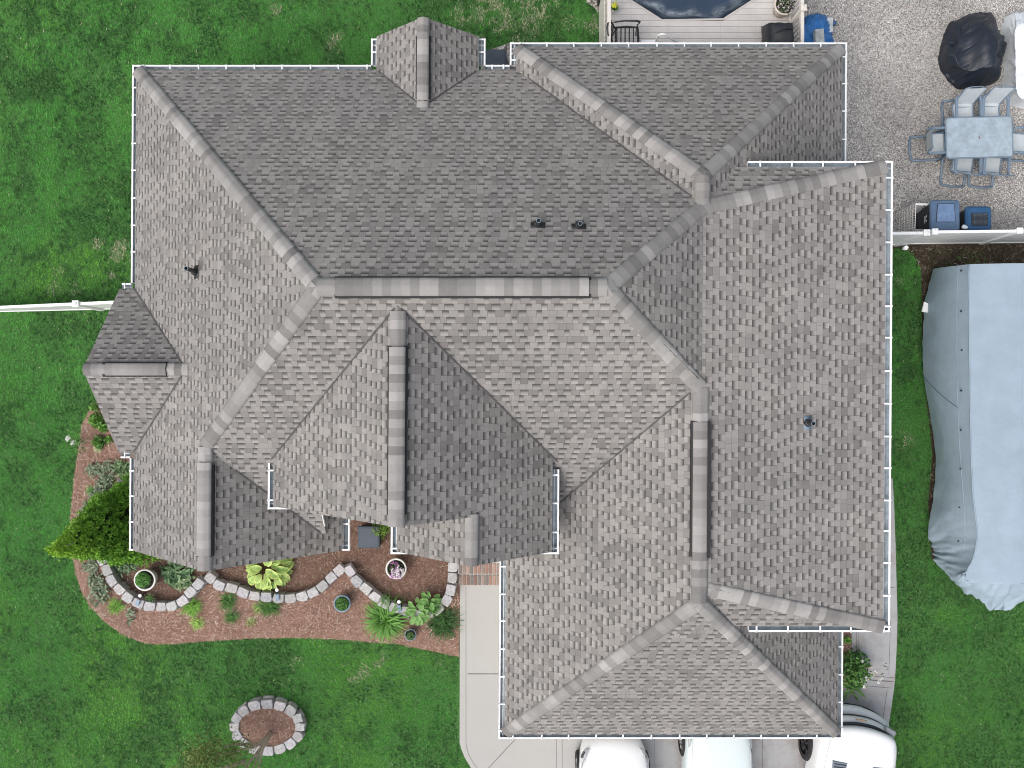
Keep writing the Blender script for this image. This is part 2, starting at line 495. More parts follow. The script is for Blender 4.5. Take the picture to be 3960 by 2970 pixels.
M['darkrim'] = flat('black_rim', (0.016, 0.016, 0.018), 0.4, 0.1)
M['chrome'] = flat('chrome_trim', (0.62, 0.65, 0.68), 0.15, 0.05, metal=0.9)
M['trimblack'] = flat('black_trim', (0.020, 0.024, 0.03), 0.4, 0.1)
M['lamp'] = flat('headlamp_lens', (0.34, 0.36, 0.38), 0.15, 0.2)
M['gold'] = flat('gold_emblem', (0.33, 0.22, 0.13), 0.35, 0.1, metal=0.3)
M['ventgrey'] = flat('grey_hood_vent', (0.16, 0.19, 0.23), 0.4, 0.1)
M['tableglass'] = flat('frosted_table_glass', (0.39, 0.475, 0.54), 0.35, 0.2, 5)
M['tableglass'].node_tree.nodes['Principled BSDF'].inputs['Alpha'].default_value = 0.78
M['petal'] = attr('petals', 0.6, 0.05, 20)

# ================================================================== THE HOUSE
# Plan units: u runs east, v runs south, both in multiples of DU metres; D is the depth below the viewpoint in DU.
DU = 17.366
SH = 0.0065                                   # the long walls stand slightly out of square
GW = 0.0088                                   # gutter width in plan units
def WP(u, v, D): return Vector(((u - SH * v) * DU, -v * DU, H - D * DU))

def pl(a, u0, v0, du, dv):                    # plane through (u0,v0,a) with gradients
    return (a - du * u0 - dv * v0, du, dv)
def pd(p, u, v): return p[0] + p[1] * u + p[2] * v

U_W, V_N, V_S = -.5271, -.4405, .2342
mW = pl(1, U_W, 0, -.771, 0)
mN = pl(1, 0, V_N, 0, -.735)
mS = pl(1, 0, V_S, 0, .745)
mE = pl(.75, .0978, 0, .63, 0)
RG = .2159
gW = pl(1, -.0157, 0, -.758, 0)
gE = pl(1, .4595, 0, .7205, 0)
gS = pl(1, 0, .490, 0, .733)
sE = pl(.865, .4533, 0, .1706, 0)
sN = pl(.865, 0, -.2663, 0, -.624)
sS = pl(.865, 0, .2962, 0, .608)
fN = pl(1, 0, -.4715, 0, -.747)
fW = pl(1, -.006, 0, -.78, 0)
fE = pl(1, .4595, 0, .718, 0)
bE = pl(1, -.2227, 0, .771, 0)
cW = pl(.899, -.3022, 0, -.75, 0)
cE = pl(.899, .0595, 0, .75, 0)
dW = pl(.899, -.1493, 0, -.75, 0)
nW = pl(1, -.1976, 0, -.75, 0)
nE = pl(1, -.0395, 0, .75, 0)
hN = pl(1, 0, -.1394, 0, -.75)
hS = pl(1, 0, .1024, 0, .75)

# (planes, (umin, umax, vmin, vmax), extra half-planes (a,b): keep where plane a is lower-roofed than b)
WINGS = [
    ([mW, mN, mS, mE], (U_W, -.25, V_N, V_S)),
    ([mW, mN, mS, mE], (-.25, 0.0, V_N, .13)),
    ([mW, mN, mS, mE], (0.0, RG, V_N, V_S)),
    ([gW, gE, gS], (-.0157, .4595, -.03, .490)),
    ([sE, sN, sS], (RG, .4533, -.2663, .2962)),
    ([fN, fW, fE], (-.006, .4595, -.4715, -.19)),
    ([mW, bE], (U_W, -.2227, .03, .2285)),
    ([cW, cE], (-.3022, .0595, -.09, .151)),
    ([dW, cE], (-.1493, .0595, .151, .207)),
    ([dW], (-.1493, -.047, .11, .151)),
    ([nW, nE], (-.1976, -.0395, -.4769, -.34)),
    ([hN, hS], (-.5394, -.38, -.1394, .1024)),
]
RAKE = .0                                      # the roof edge stops GW short of each gutter line

def zroof(u, v):
    best = None
    for planes, (a, b, c, d) in WINGS:
        if a - .004 <= u <= b + .004 and c - .004 <= v <= d + .004:
            D = max(pd(p, u, v) for p in planes)
            if best is None or D < best: best = D
    return best

def clip(poly, fn):
    out = []
    for i in range(len(poly)):
        p, q = poly[i], poly[(i + 1) % len(poly)]
        a, b = fn(*p), fn(*q)
        if a <= 0: out.append(p)
        if (a < 0 < b) or (b < 0 < a):
            t = a / (a - b); out.append((p[0] + t * (q[0] - p[0]), p[1] + t * (q[1] - p[1])))
    return out

def inset_bounds(wi, bd):
    """pull the roof sheet back from the outer gutter line on eave sides only"""
    a, b, c, d = bd
    planes = WINGS[wi][0]
    for p in planes:
        if p[1] < -.3 and abs(pd(p, a, 0) - (1 if wi not in (7, 8, 9) else .899)) < .002: a += GW
        if p[1] > .1 and wi != 0 and abs(pd(p, b, 0) - (.899 if wi in (7, 8) else .865 if wi == 4 else 1)) < .002: b -= GW
        if p[2] < -.3 and abs(pd(p, 0, c) - (.865 if wi == 4 else 1)) < .002: c += GW
        if p[2] > .3 and abs(pd(p, 0, d) - (.865 if wi == 4 else 1)) < .002: d -= GW
    return a, b, c, d

house = thing('house', 'large house under steep grey shingle hip and gable roofs with white gutters', 'house', (0, 0, 0))
roofV, roofF, roofUV = [], [], []
for wi, (planes, bd) in enumerate(WINGS):
    a, b, c, d = inset_bounds(wi, bd)
    for p in planes:
        poly = [(a, c), (b, c), (b, d), (a, d)]
        for q in planes:
            if q is not p:
                poly = clip(poly, lambda u, v: pd(q, u, v) - pd(p, u, v))
        if wi == 6 and p is mW:
            poly = clip(poly, lambda u, v: pd(mW, u, v) - pd(mS, u, v))
        if len(poly) < 3: continue
        pts = [WP(u, v, pd(p, u, v)) for u, v in poly][::-1]
        nrm = None
        for i in range(1, len(pts) - 1):
            nn = (pts[i] - pts[0]).cross(pts[i + 1] - pts[0])
            if nrm is None or nn.length > nrm.length: nrm = nn
        if nrm.length < 1e-6: continue
        nrm.normalize()
        if nrm.z < 0: pts.reverse(); nrm = -nrm
        upv = Vector((0, 0, 1)) - nrm * nrm.z; upv.normalize()
        tv = upv.cross(nrm)
        base = len(roofV)
        roofV += pts
        roofF.append(list(range(base, base + len(pts))))
        roofUV.append([(q.dot(tv) + wi * 3.7, q.dot(upv)) for q in pts])
me = bpy.data.meshes.new('roof')
me.from_pydata(roofV, [], roofF)
uvl = me.uv_layers.new(name='UVMap')
k = 0
for uvs in roofUV:
    for uv in uvs:
        uvl.data[k].uv = uv; k += 1
me.materials.append(M['shingle']); me.materials.append(M['soffit'])
roof = bpy.data.objects.new('roof', me); COL.objects.link(roof); roof.parent = house
sd = roof.modifiers.new('slab', 'SOLIDIFY'); sd.thickness = 0.045; sd.offset = -1; sd.material_offset = 1; sd.material_offset_rim = 1

# walls under the eaves, closed by a soffit board
wl, sf = MB(), MB()
def wallbox(a, b, c, d, D, ov=.021, gable=None, so=True):
    z = H - D * DU
    pts = lambda e: [WP(*q, 1)[:2] for q in ((a + e, d - e), (b - e, d - e), (b - e, c + e), (a + e, c + e))]
    wl.prism(pts(ov), 0.0, z - .13)
    if so: sf.prism(pts(GW + .0005), z - .15, z - .105)
wallbox(U_W, -.25, V_N, V_S - .012, 1)
wallbox(-.249, .0, V_N + .0012, .128, 1.0003)
wallbox(.0, RG, V_N + .0006, .20, 1.0006)
wallbox(-.0157, .4595, .012, .490, 1.0009)
wallbox(-.006, .4595, -.4715, -.19, 1.0012)
wallbox(RG - .02, .4533, -.2663, .2962, .866)
wallbox(U_W + .0005, -.2227, .05, .2285, 1.0015)
wallbox(-.3022, .0595, -.02, .151, .90)
wallbox(-.1493, .0595, .10, .207, .9006)
wallbox(-.1976, -.0395, -.4769, -.42, 1.0018)
wallbox(-.5394, -.50, -.1394, .1024, 1.0021)
def gable(u0, u1, v, D0, um, D1, axis='v', dv=.004):
    e = .018
    z0, z1 = H - D0 * DU - .10, H - D1 * DU - .25
    if axis == 'v':
        A = [WP(u0 + e, v, 1), WP(u1 - e, v, 1), WP(um, v, 1)]; off = Vector((0, dv * DU, 0))
    else:
        A = [WP(v, u0 + e, 1), WP(v, u1 - e, 1), WP(v, um, 1)]; off = Vector((dv * DU, 0, 0))
    zz = [z0, z0, z1]
    vs = [(p.x, p.y, z) for p, z in zip(A, zz)] + [(p.x + off.x, p.y + off.y, z) for p, z in zip(A, zz)]
    wl.add(vs, [(0, 1, 2), (5, 4, 3), (0, 3, 4, 1), (1, 4, 5, 2), (2, 5, 3, 0)])
gable(U_W, -.2227, .2285 - .021, 1, -.3749, .8826)
gable(-.3022, .0595, .151 - .021, .899, -.1213, .764)
gable(-.1493, .0595, .207 - .021, .899, -.0449, .8207)
gable(-.1976, -.0395, -.4769 + .021, 1, -.1186, .9407, 'v', -.004)
gable(-.1394, .1024, -.5394 + .021, 1, -.0185, .9093, 'u')
wl.build('wall', M['siding'], house)
sf.build('soffit', M['soffit'], house)

fb_ = MB(); fb_.loft([[WP(-.2496 + a * .0006, v, pd(mS, -.25, v)) + Vector((0, 0, b)) for a, b in ((0, -.06), (2, -.06), (2, .012), (0, .012))] for v in (.165, .190)])
fb_.build('fascia', M['soffit'], house)

# ridge and hip caps -------------------------------------------------
def cap_line(A, B, w=.155, vent=None, lift=0.0, seg=.168, ends=(0, 0), drop=True):
    """A, B: (u,v) plan points, first the lower end; vent: (t0,t1) share of the line that carries the black ridge vent"""
    A = Vector(A); B = Vector(B)
    L = (B - A).length * DU
    n = max(2, int(round(L / seg)))
    t = (B - A).normalized(); sdv = Vector((-t.y, t.x))
    lat = [-w, -w * .99, -w * .62, -w * .28, 0, w * .28, w * .62, w * .99, w]
    mb = MB(); vb = MB()
    def station(s, dz, flat_=False):
        c = A + (B - A) * s
        row = []
        zs = []
        for x in lat:
            q = c + sdv * (x / DU)
            D = zroof(q.x, q.y)
            zs.append(None if D is None else H - D * DU)
        c0 = zroof(c.x, c.y)
        zc = H - c0 * DU
        # symmetric extension where one side has no roof below
        for i in range(len(lat)):
            if zs[i] is None:
                zs[i] = zs[len(lat) - 1 - i] if zs[len(lat) - 1 - i] is not None else zc - .6 * abs(lat[i])
        zs = [max(z, zc - .95 * abs(x)) for z, x in zip(zs, lat)]
        zs = [min(z, zc + .01) for z in zs]
        rnd = 0.014
        for i, x in enumerate(lat):
            q = c + sdv * (x / DU)
            f = abs(x) / w
            z = zs[i] + .012 + dz - rnd * max(0, 1 - f * 2.6)
            if flat_: z = zc + .018 + dz - .16 * abs(x) - .10 * abs(x) * f
            else: z = max(z, zc + .010 + dz - .40 * abs(x))
            if i in (0, len(lat) - 1): z = (zs[i] - .01) if not flat_ else (zc + dz - .26 * abs(x) - .015)
            p = WP(q.x, q.y, 1); row.append((p.x, p.y, z))
        return row
    for i in range(n):
        s0, s1 = i / n, (i + 1) / n
        inv = vent and vent[0] <= (s0 + s1) / 2 <= vent[1]
        dz = (.022 if inv else 0) + lift
        g = random.choice([.185, .22, .245, .265, .29, .325]) * random.uniform(.95, 1.05)
        g *= 1.02; col = (g * 1.0, g * .968, g * .94)
        r0, r1 = station(s0, dz + .005, inv), station(s1, dz + .0005, inv)
        m_ = len(lat)
        mb.add(r0 + r1, [(j, j + 1, m_ + j + 1, m_ + j) for j in range(m_ - 1)], col)
        mb.add(r0 + [(p[0], p[1], p[2] - .02) for p in r0], [(j + 1, j, m_ + j, m_ + j + 1) for j in range(m_ - 1)], col)
    o = mb.build('ridge_cap', M['cap'], roof)
    o.data.polygons.foreach_set('use_smooth', [True] * len(o.data.polygons))
    if vent:
        k = 24
        for sgn in (-1, 1):
            rows = []
            for i in range(k + 1):
                s = vent[0] + (vent[1] - vent[0]) * i / k
                c = A + (B - A) * s
                row = []
                for x in (w * .80, w + .030 + .003 * math.sin(i * 2.3)):
                    q = c + sdv * (sgn * x / DU)
                    D = zroof(q.x, q.y); p = WP(q.x, q.y, 1); row.append((p.x, p.y, H - D * DU))
                (x0, y0, z0), (x1, y1, z1) = row
                rows.append([(x0, y0, z0 + .002), (x1, y1, z1 + .002), (x1, y1, z1 + .080), (x0, y0, z0 + .066)])
            vb.loft(rows)
        vb.build('ridge_vent', M['vent'], roof)
def inter(p, q, r):
    A = np.array([[p[1] - q[1], p[2] - q[2]], [p[1] - r[1], p[2] - r[2]]]); b = np.array([q[0] - p[0], r[0] - p[0]])
    return tuple(np.linalg.solve(A, b))
mRW, mRE = inter(mW, mN, mS), inter(mE, mN, mS)
cap_line(mRW, mRE, .165, vent=(.06, .945))
cap_line((U_W + .008, V_N + .008), mRW, .165)
bR = inter(mW, mS, bE)
cap_line((bR[0] - .001, bR[1]), mRW, .16)
bend = (RG, inter(mN, sE, mE)[1]) if False else inter(mN, mE, sE)
cap_line(bend, mRE, .155)
cap_line((.4533 - .008, -.2663 + .006), inter(sE, sN, mN) if False else bend, .155)
gTop = (RG, .004)
cap_line(gTop, mRE, .155)
gA = inter(gW, gE, gS)
cap_line((RG, gA[1]), gTop, .155, vent=(.215, .845))
cap_line((-.0157 + .009, .490 - .009), gA, .15)
cap_line((.4595 - .009, .490 - .009), gA, .15)
cap_line((.4533 - .008, .2962 - .006), (RG + .004, .2335), .15)
fA = inter(fN, fW, fE)
cap_line((-.006 + .009, -.4715 + .009), fA, .155)
cap_line((.4595 - .009, -.4715 + .009), fA, .15)
cap_line(fA, (fA[0], -.203), .15, seg=.15)
cap_line((bR[0], .2285), (bR[0], bR[1]), .15, vent=(.115, .85))
cap_line((-.1213, .151), (-.1213, -.077), .15, vent=(.055, .84))
cap_line((-.0449, .207), (-.0449, .148), .135)
cap_line((-.1186, -.4769), (-.1186, -.3585), .135, vent=(.20, .88))
cap_line((-.5394, -.0185), (-.406, -.0185), .135, vent=(.18, .78))

def valley(p, q, u0, u1, by='u'):
    # the open cut line where two slopes meet
    rows = []
    dv = (p[2] - q[2]); du = (p[1] - q[1])
    n = 30; ph = random.random() * 6
    for i in range(n + 1):
        s = i / n
        if by == 'u': u = u0 + (u1 - u0) * s; v = ((q[0] - p[0]) - du * u) / dv
        else: v = u0 + (u1 - u0) * s; u = ((q[0] - p[0]) - dv * v) / du
        t_ = Vector((1, -du / dv if abs(dv) > 1e-6 else 1e6)).normalized(); nn = Vector((-t_.y, t_.x))
        w = .016 + .007 * math.sin(i * 1.9 + ph)
        D = pd(p, u, v)
        rows.append([WP(u + nn.x * w / DU * a, v + nn.y * w / DU * a, D) + Vector((0, 0, .026)) for a in (-1, 1)])
    mb = MB(); mb.loft(rows, closed=False, cap=False)
    o = mb.build('valley_cut', M['cutline'], roof)
valley(fW, mN, .02, .205)
valley(nW, mN, -.185, -.120); valley(nE, mN, -.118, -.052)
valley(hN, mW, -.130, -.0185, 'v'); valley(hS, mW, -.0185, .093, 'v')
valley(cW, mS, -.297, -.125); valley(cE, mS, -.118, .058)
valley(gW, mS, .062, .205); valley(bE, mS, -.345, -.256)

# gutters ------------------------------------------------------------
def gutter(A, B, D, side, hangers=True, first=.25, step=.665, taper=False):
    """A, B outer corner plan points; side: outward direction (world x, y)"""
    a, b = WP(*A, D), WP(*B, D)
    L = (b - a).length; t = (b - a).normalized(); o = Vector((side[0], side[1], 0))
    w = .150
    prof = [(-w, .012), (-w, -.085), (-.05, -.09), (-.004, -.045), (0, .0), (-.002, .012), (-.040, .016), (-.042, .004)]
    mb = MB()
    rings = []
    for p in (a, b):
        rings.append([p + o * x + Vector((0, 0, z)) for x, z in prof])
    n = len(prof)
    vs = rings[0] + rings[1]
    for i in range(n - 1):
        mb.add([vs[i], vs[i + 1], vs[n + i + 1], vs[n + i]], [(0, 1, 2, 3)], mi=1 if i in (1, 2, 3) else 0)
    for i in (1, 2, 3):                                      # painted outer skin
        mb.add([q + o * .004 + Vector((0, 0, -.003)) for q in (vs[i], vs[i + 1], vs[n + i + 1], vs[n + i])], [(0, 1, 2, 3)])
    for r in rings:                                          # end plates
        mb.add([r[0], r[1], r[2], r[3], r[4]], [(0, 1, 2, 3, 4)])
    # narrow strip in the gutter white lying in the trough
    mb.add([a + o * -.115 + Vector((0, 0, -.07)), b + o * -.115 + Vector((0, 0, -.07)), b + o * -.098 + Vector((0, 0, -.07)), a + o * -.098 + Vector((0, 0, -.07))], [(0, 1, 2, 3)], mi=0)
    g = mb.build('gutter', [M['gutter'], M['trough']], house)
    if hangers:
        s = first
        while s < L - .08:
            c = a + t * s + o * (-.078) + Vector((0, 0, .022 + .004 * random.random()))
            ln = .118
            ho = bpy.data.objects.new('hanger', HANG)
            COL.objects.link(ho); ho.parent = g
            ho.location = c; ho.rotation_euler = (0, 0, math.atan2(o.y, o.x))
            s += step * random.uniform(.95, 1.04)
    return g
hb = MB(); hb.box((0, 0, 0), (.155, .036, .008), bev=.003); hb.box((.066, 0, .002), (.02, .042, .02), bev=.003)
_h = hb.build('hanger', M['gutter']); HANG = _h.data; bpy.data.objects.remove(_h)

gutter((U_W, V_N), (-.1976, V_N), 1, (0, 1), first=.28)
gutter((-.0395 - 0, V_N), (-.006 - .0, V_N), 1, (0, 1), first=.16, step=.27)
gutter((-.1976, V_N), (-.1976, -.4769), 1, (-1, 0), first=.3, step=.48)
gutter((-.0395, V_N), (-.0395, -.4769), 1, (1, 0), first=.3, step=.42)
gutter((-.1976, -.4769), (-.1976 + .014, -.4769), 1, (0, 1), False)
gutter((-.0395 - .014, -.4769), (-.0395, -.4769), 1, (0, 1), False)
gutter((-.006, -.4715), (-.006, V_N), 1, (-1, 0), first=.27, step=.16)
gutter((-.006, -.4715), (.4595, -.4715), 1, (0, 1), first=.25)
gutter((.4595, -.4715), (.4595, -.268), 1, (1, 0), first=.35)
gutter((U_W, V_N), (U_W, -.1394), 1, (-1, 0), first=.55)
gutter((U_W, .1024), (U_W, .2300), 1, (-1, 0), first=.3, step=.62)
gutter((-.5394, -.1394), (U_W, -.1394), 1, (0, 1), first=.07, step=.1)
gutter((-.5394, .1024), (U_W, .1024), 1, (0, -1), first=.1, step=.3)
gutter((U_W, .2300), (U_W + .036, .2300), 1, (0, -1), False)
gutter((-.2227, .17), (-.2227, .2300), 1, (1, 0), first=.4)
gutter((-.2227 - .040, .2300), (-.2227, .2300), 1, (0, -1), False)
gutter((-.3022, .098), (-.3022, .1555), .899, (-1, 0), first=.16, step=.62)
gutter((-.3022, .1555), (-.3022 + .036, .1555), .899, (0, -1), False)
gutter((.0595, .106), (.0595, .2112), .899, (1, 0), first=.12, step=.64)
gutter((.0595 - .034, .2112), (.0595, .2112), .899, (0, -1), False)
gutter((-.1493, .160), (-.1493, .2112), .899, (-1, 0), first=.25, step=.5)
gutter((-.1493, .2112), (-.1493 + .034, .2112), .899, (0, -1), False)
gutter((-.0157, .245), (-.0157, .490), 1, (-1, 0), first=.12)
gutter((-.0157, .490), (.4595, .490), 1, (0, -1), first=.35)
gutter((.4595, .305), (.4595, .490), 1, (1, 0), first=.35)
gutter((.280, -.2663), (.4533, -.2663), .865, (0, 1), first=.25)
gutter((.4533, -.2663), (.4533, .2962), .865, (1, 0), first=.35)
gutter((.285, .2962), (.4533, .2962), .865, (0, -1), first=.15)

# plumbing vents -----------------------------------------------------
def roofpoint(px, py):
    """plan point whose roof surface shows at photo pixel (px,py)"""
    un, vn = (px - 1980) / FPX, (py - 1485) / FPX
    D = .85
    for _ in range(40):
        v = vn * D; u = un * D + SH * v
        D = D * .5 + zroof(u, v) * .5
    return u, v, D
def vent_pipe(px, py, hgt, down, col='black_pipe', r=.045):
    u, v, D = roofpoint(px, py)
    c = WP(u, v, D)
    e = .01
    gz = Vector((-(zroof(u + e, v) - zroof(u - e, v)) / (2 * e), (zroof(u, v + e) - zroof(u, v - e)) / (2 * e), 1)).normalized()
    gz = Vector((gz.x, gz.y, gz.z))
    nrm = Vector(((zroof(u + e, v) - zroof(u - e, v)) / (2 * e), -(zroof(u, v + e) - zroof(u, v - e)) / (2 * e), 1)).normalized()
    dn = Vector((nrm.x, nrm.y, 0)).normalized() if down else Vector((1, 0, 0))
    t1 = nrm.cross(dn).normalized(); t2 = t1.cross(nrm)
    mb = MB()
    q = [c + t1 * (a * .14) + t2 * (b * .075) + nrm * .014 for a, b in ((-1, -1), (1, -1), (1, 1), (-1, 1))]
    q2 = [p - nrm * .012 for p in q]
    mb.add(q + q2, [(0, 1, 2, 3), (4, 7, 6, 5), (0, 4, 5, 1), (1, 5, 6, 2), (2, 6, 7, 3), (3, 7, 4, 0)], mi=1)
    mb.tube([c - nrm * .01, c + nrm * .05, c + Vector((0, 0, .10))], [.085, .08, .055], 14)
    f = mb.build('plumbing_vent', [M['black_pipe'], M['lead'] if col == 'lead' else M['black_pipe']], roof, True)
    pm = MB()
    pm.tube([c, c + Vector((0, 0, hgt))], [r, r], 16, cap=False)
    pm.tube([c + Vector((0, 0, hgt)), c + Vector((0, 0, hgt * .4))], [r * .76, r * .76], 16, cap=False)
    top = c + Vector((0, 0, hgt))
    pm.lathe([(r, 0), (r * .76, 0)], top, 16, mi=1)
    pm.lathe([(r * .76, -.06), (0.001, -.06)], top, 16)
    pm.build('pipe', [M['black_pipe'], M['lead']], f, True)
vent_pipe(2080, 872, .42, True)
vent_pipe(2238, 877, .30, True)
vent_pipe(760, 1052, .50, True)
vent_pipe(3122, 1635, .30, True, 'lead')

# ================================================================== GROUND SHEETS
def sheet(name, poly, z, mat, kind='structure', thick=.0):
    mb = MB()
    if thick: mb.prism(poly, z - thick, z)
    else: mb.add([(p[0], p[1], z) for p in poly], [tuple(range(len(poly)))])
    o = mb.build(name, mat)
    me = o.data
    if me.polygons[0].normal.z < 0 and not thick: me.flip_normals()
    return tag(o, kind=kind)
def px(*pts, z=0.0): return [tuple(P(x, y, z)[:2]) for x, y in pts]
def smooth_poly(pts, it=2):
    for _ in range(it):
        o = []
        for i in range(len(pts)):
            p, q = pts[i], pts[(i + 1) % len(pts)]
            o += [(p[0] * .75 + q[0] * .25, p[1] * .75 + q[1] * .25), (p[0] * .25 + q[0] * .75, p[1] * .25 + q[1] * .75)]
        pts = o
    return pts
sheet('lawn', [(-300, -300), (300, -300), (300, 300), (-300, 300)], 0.0, M['lawn_soil'])

BED_EDGE = [(373, 1555), (342, 1598), (321, 1640), (308, 1725), (294, 1810), (281, 1926), (272, 2053), (284, 2151), (295, 2217), (317, 2287), (352, 2344), (406, 2404), (478, 2454), (548, 2483), (611, 2491), (675, 2489), (800, 2478), (990, 2467), (1180, 2465), (1337, 2473), (1434, 2482), (1530, 2488), (1603, 2503), (1693, 2521), (1776, 2539)]
BED = px(*BED_EDGE, (1778, 2176), (1778, 1950), (700, 1950), (560, 1500))
sheet('mulch_bed', BED, .022, M['mulch'])
GRAV = px((3106, -700), (5200, -700), (5200, 932), (3100, 932), (2900, 600), (2900, 165), (3106, 165))
sheet('gravel_yard', GRAV, .012, M['gravel'])
DIRT = px((3440, 934), (4600, 934), (4600, 1100), (3960, 1100), (3700, 1600), (3640, 2200), (3602, 2160), (3588, 1950), (3605, 1760), (3578, 1500), (3566, 1300), (3564, 1150), (3560, 1040), (3530, 985), (3500, 962), (3440, 962))
sheet('bare_soil_strip', DIRT, .009, M['dirt'])
ROCK1 = px((1860, 258), (1870, 214), (1905, 190), (1945, 176), (1985, 160), (2010, 300), (1860, 300))
sheet('rock_patch', ROCK1, .016, M['whiterock'])
ROCK2 = px((2255, -60), (2268, 10), (2300, 32), (2318, 60), (2336, 70), (2350, -60))
sheet('rock_patch_by_deck', ROCK2, .016, M['whiterock'])
DRIVE = px((1779, 2180), (1778, 2868), (1784, 2892), (1797, 2925), (1820, 2963), (1870, 3020), (1900, 3500), (3380, 3500), (3396, 2960), (3429, 2826), (3445, 2723), (3457, 2633), (3465, 2482), (3467, 2392), (3461, 2151), (3455, 1970), (3448, 1850), (3380, 1845), (3290, 2400), (3290, 2600), (3200, 2600), (3200, 2200))
sheet('driveway', DRIVE, .05, M['concrete'], thick=.12)
jm = MB()
def joint(a, b, w=.012, z=.054):
    p, q = P(*a, .05), P(*b, .05); t = (q - p).normalized(); s_ = Vector((-t.y, t.x, 0)) * w / 2
    jm.add([(p - s_)[:2] + (z,), (q - s_)[:2] + (z,), (q + s_)[:2] + (z,), (p + s_)[:2] + (z,)], [(0, 1, 2, 3)])
for a, b, w in (((1802, 2265), (1802, 2880), .010), ((1808, 2606), (1960, 2606), .022), ((1885, 2975), (2010, 2840), .016),
                ((2151, 2840), (2151, 3060), .012), ((2174, 2840), (2174, 3060), .010), ((2948, 2840), (2948, 3060), .014),
                ((1802, 2880), (1812, 2918), .01), ((1812, 2918), (1830, 2950), .01), ((1830, 2950), (1862, 2990), .01),
                ((3335, 2612), (3458, 2621), .012), ((3303, 2625), (3455, 2636), .026), ((3320, 2650), (3450, 2661), .012),
                ((3312, 2400), (3312, 2600), .010), ((3320, 2400), (3320, 2560), .006), ((3444, 2400), (3437, 2608), .010), ((3431, 2664), (3408, 2826), .012), ((3442, 2272), (3462, 2271), .012),
                ((2530, 2840), (2530, 3060), .008)):
    joint(a, b, w)
tag(jm.build('driveway_joints', M['joint']), kind='structure')
EBED = px((3255, 2400), (3288, 2400), (3288, 2520), (3296, 2600), (3255, 2660))
sheet('side_bed', EBED, .062, M['mulch'])

# ================================================================== PLANT BUILDERS
def lerp(a, b, t): return np.asarray(a) * (1 - t) + np.asarray(b) * t
def strap_leaves(rng, n, L, W, droop=.6, c0=(.03, .09, .015), c1=(.08, .2, .03), r0=.05, up=(.5, 1.2), seg=4, tipc=None, cen=(0, 0, 0), squash=(1, 1), bias=None):
    """n arching strap leaves from one crown; returns V, F(quads), C"""
    V, F, C = [], [], []
    for i in range(n):
        az = rng.rand() * 2 * PI
        l = L * rng.uniform(.55, 1.1); w = W * rng.uniform(.7, 1.2)
        el = rng.uniform(*up)
        rr = r0 * math.sqrt(rng.rand())
        a2 = rng.rand() * 2 * PI
        p = np.array([rr * math.cos(a2) * squash[0], rr * math.sin(a2) * squash[1], 0.0])
        dx = np.array([math.cos(az), math.sin(az), 0])
        if bias is not None:
            dx = dx + np.array([bias[0], bias[1], 0]); dx /= np.linalg.norm(dx)
        sd_ = np.array([-dx[1], dx[0], 0])
        col = lerp(c0, c1, rng.rand())
        b = len(V)
        e = el
        tw = rng.uniform(-.25, .25)
        for s in range(seg + 1):
            t = s / seg
            ww = w * (.45 + 1.1 * t if t < .5 else 2.0 * (1 - t) + .02)
            V += [p - sd_ * ww / 2 + np.array([0, 0, ww * .12]), p + sd_ * ww / 2 + np.array([0, 0, ww * .12 * (1 + tw)])]
            cc = lerp(col * .75, tipc if tipc is not None else col * 1.25, t)
            C += [cc, cc * .92]
            p = p + (dx * math.cos(e) + np.array([0, 0, 1]) * math.sin(e)) * (l / seg)
            e -= droop * (1.0 / seg) * rng.uniform(1.2, 2.6)
            p[2] = max(p[2], .012 + .01 * rng.rand())
        for s in range(seg):
            F.append((b + 2 * s, b + 2 * s + 1, b + 2 * s + 3, b + 2 * s + 2))
    V = np.array(V) * 1.0 + np.array(cen)
    return V, np.array(F), np.array(C)

def oval_leaf(rng, p, az, pitch, l, w, c_in, c_out, seg=5, curl=.5, roll=0.0):
    """a cupped oval leaf with its own margin colour: 5 strips across"""
    V, F, C = [], [], []
    dx = np.array([math.cos(az), math.sin(az), 0]); sd_ = np.array([-dx[1], dx[0], 0]); up = np.array([0, 0, 1.0])
    q = np.array(p, float); e = pitch
    for s in range(seg + 1):
        t = s / seg
        ww = w * math.sin(PI * min(1, .10 + .90 * t)) ** .8 if t < 1 else .004
        for a in (-1, -.6, 0, .6, 1):
            v = q + sd_ * (a * ww / 2) + up * ((abs(a) ** 1.5) * ww * .22 + a * roll * ww)
            V.append(v)
            edge = abs(a) > .8 or t > .93
            C.append(np.array(c_out if edge else (lerp(c_in, c_out, .35) if abs(a) > .5 else c_in)) * rng.uniform(.9, 1.1))
        q = q + (dx * math.cos(e) + up * math.sin(e)) * (l / seg)
        e -= curl * 2 / seg
    for s in range(seg):
        for k in range(4):
            a = s * 5 + k
            F.append((a, a + 1, a + 6, a + 5))
    return V, F, C

def rosette(rng, n, R, l, w, c_in, c_out, cen=(0, 0, 0), hgt=.3, curl=.5, squash=(1, 1), jitter=.2):
    V, F, C = [], [], []
    for i in range(n):
        f = (i + .5) / n
        r = R * math.sqrt(f) * .75
        az = i * 2.39996 + rng.uniform(-.4, .4)
        z = hgt * (1 - f * .75) + rng.uniform(-.03, .03)
        p = (r * math.cos(az) * squash[0], r * math.sin(az) * squash[1], max(.02, z))
        k = rng.uniform(.75, 1.15)
        t = rng.rand() * jitter
        v, fa, c = oval_leaf(rng, p, az + rng.uniform(-.5, .5), rng.uniform(.1, .7) * (1 - f * .8), l * k, w * k, lerp(c_in, c_out, t), c_out, curl=curl * rng.uniform(.6, 1.3), roll=rng.uniform(-.15, .15))
        b = len(V); V += v; C += c; F += [tuple(x + b for x in g) for g in fa]
    return np.array(V) + np.array(cen), np.array(F), np.array(C)

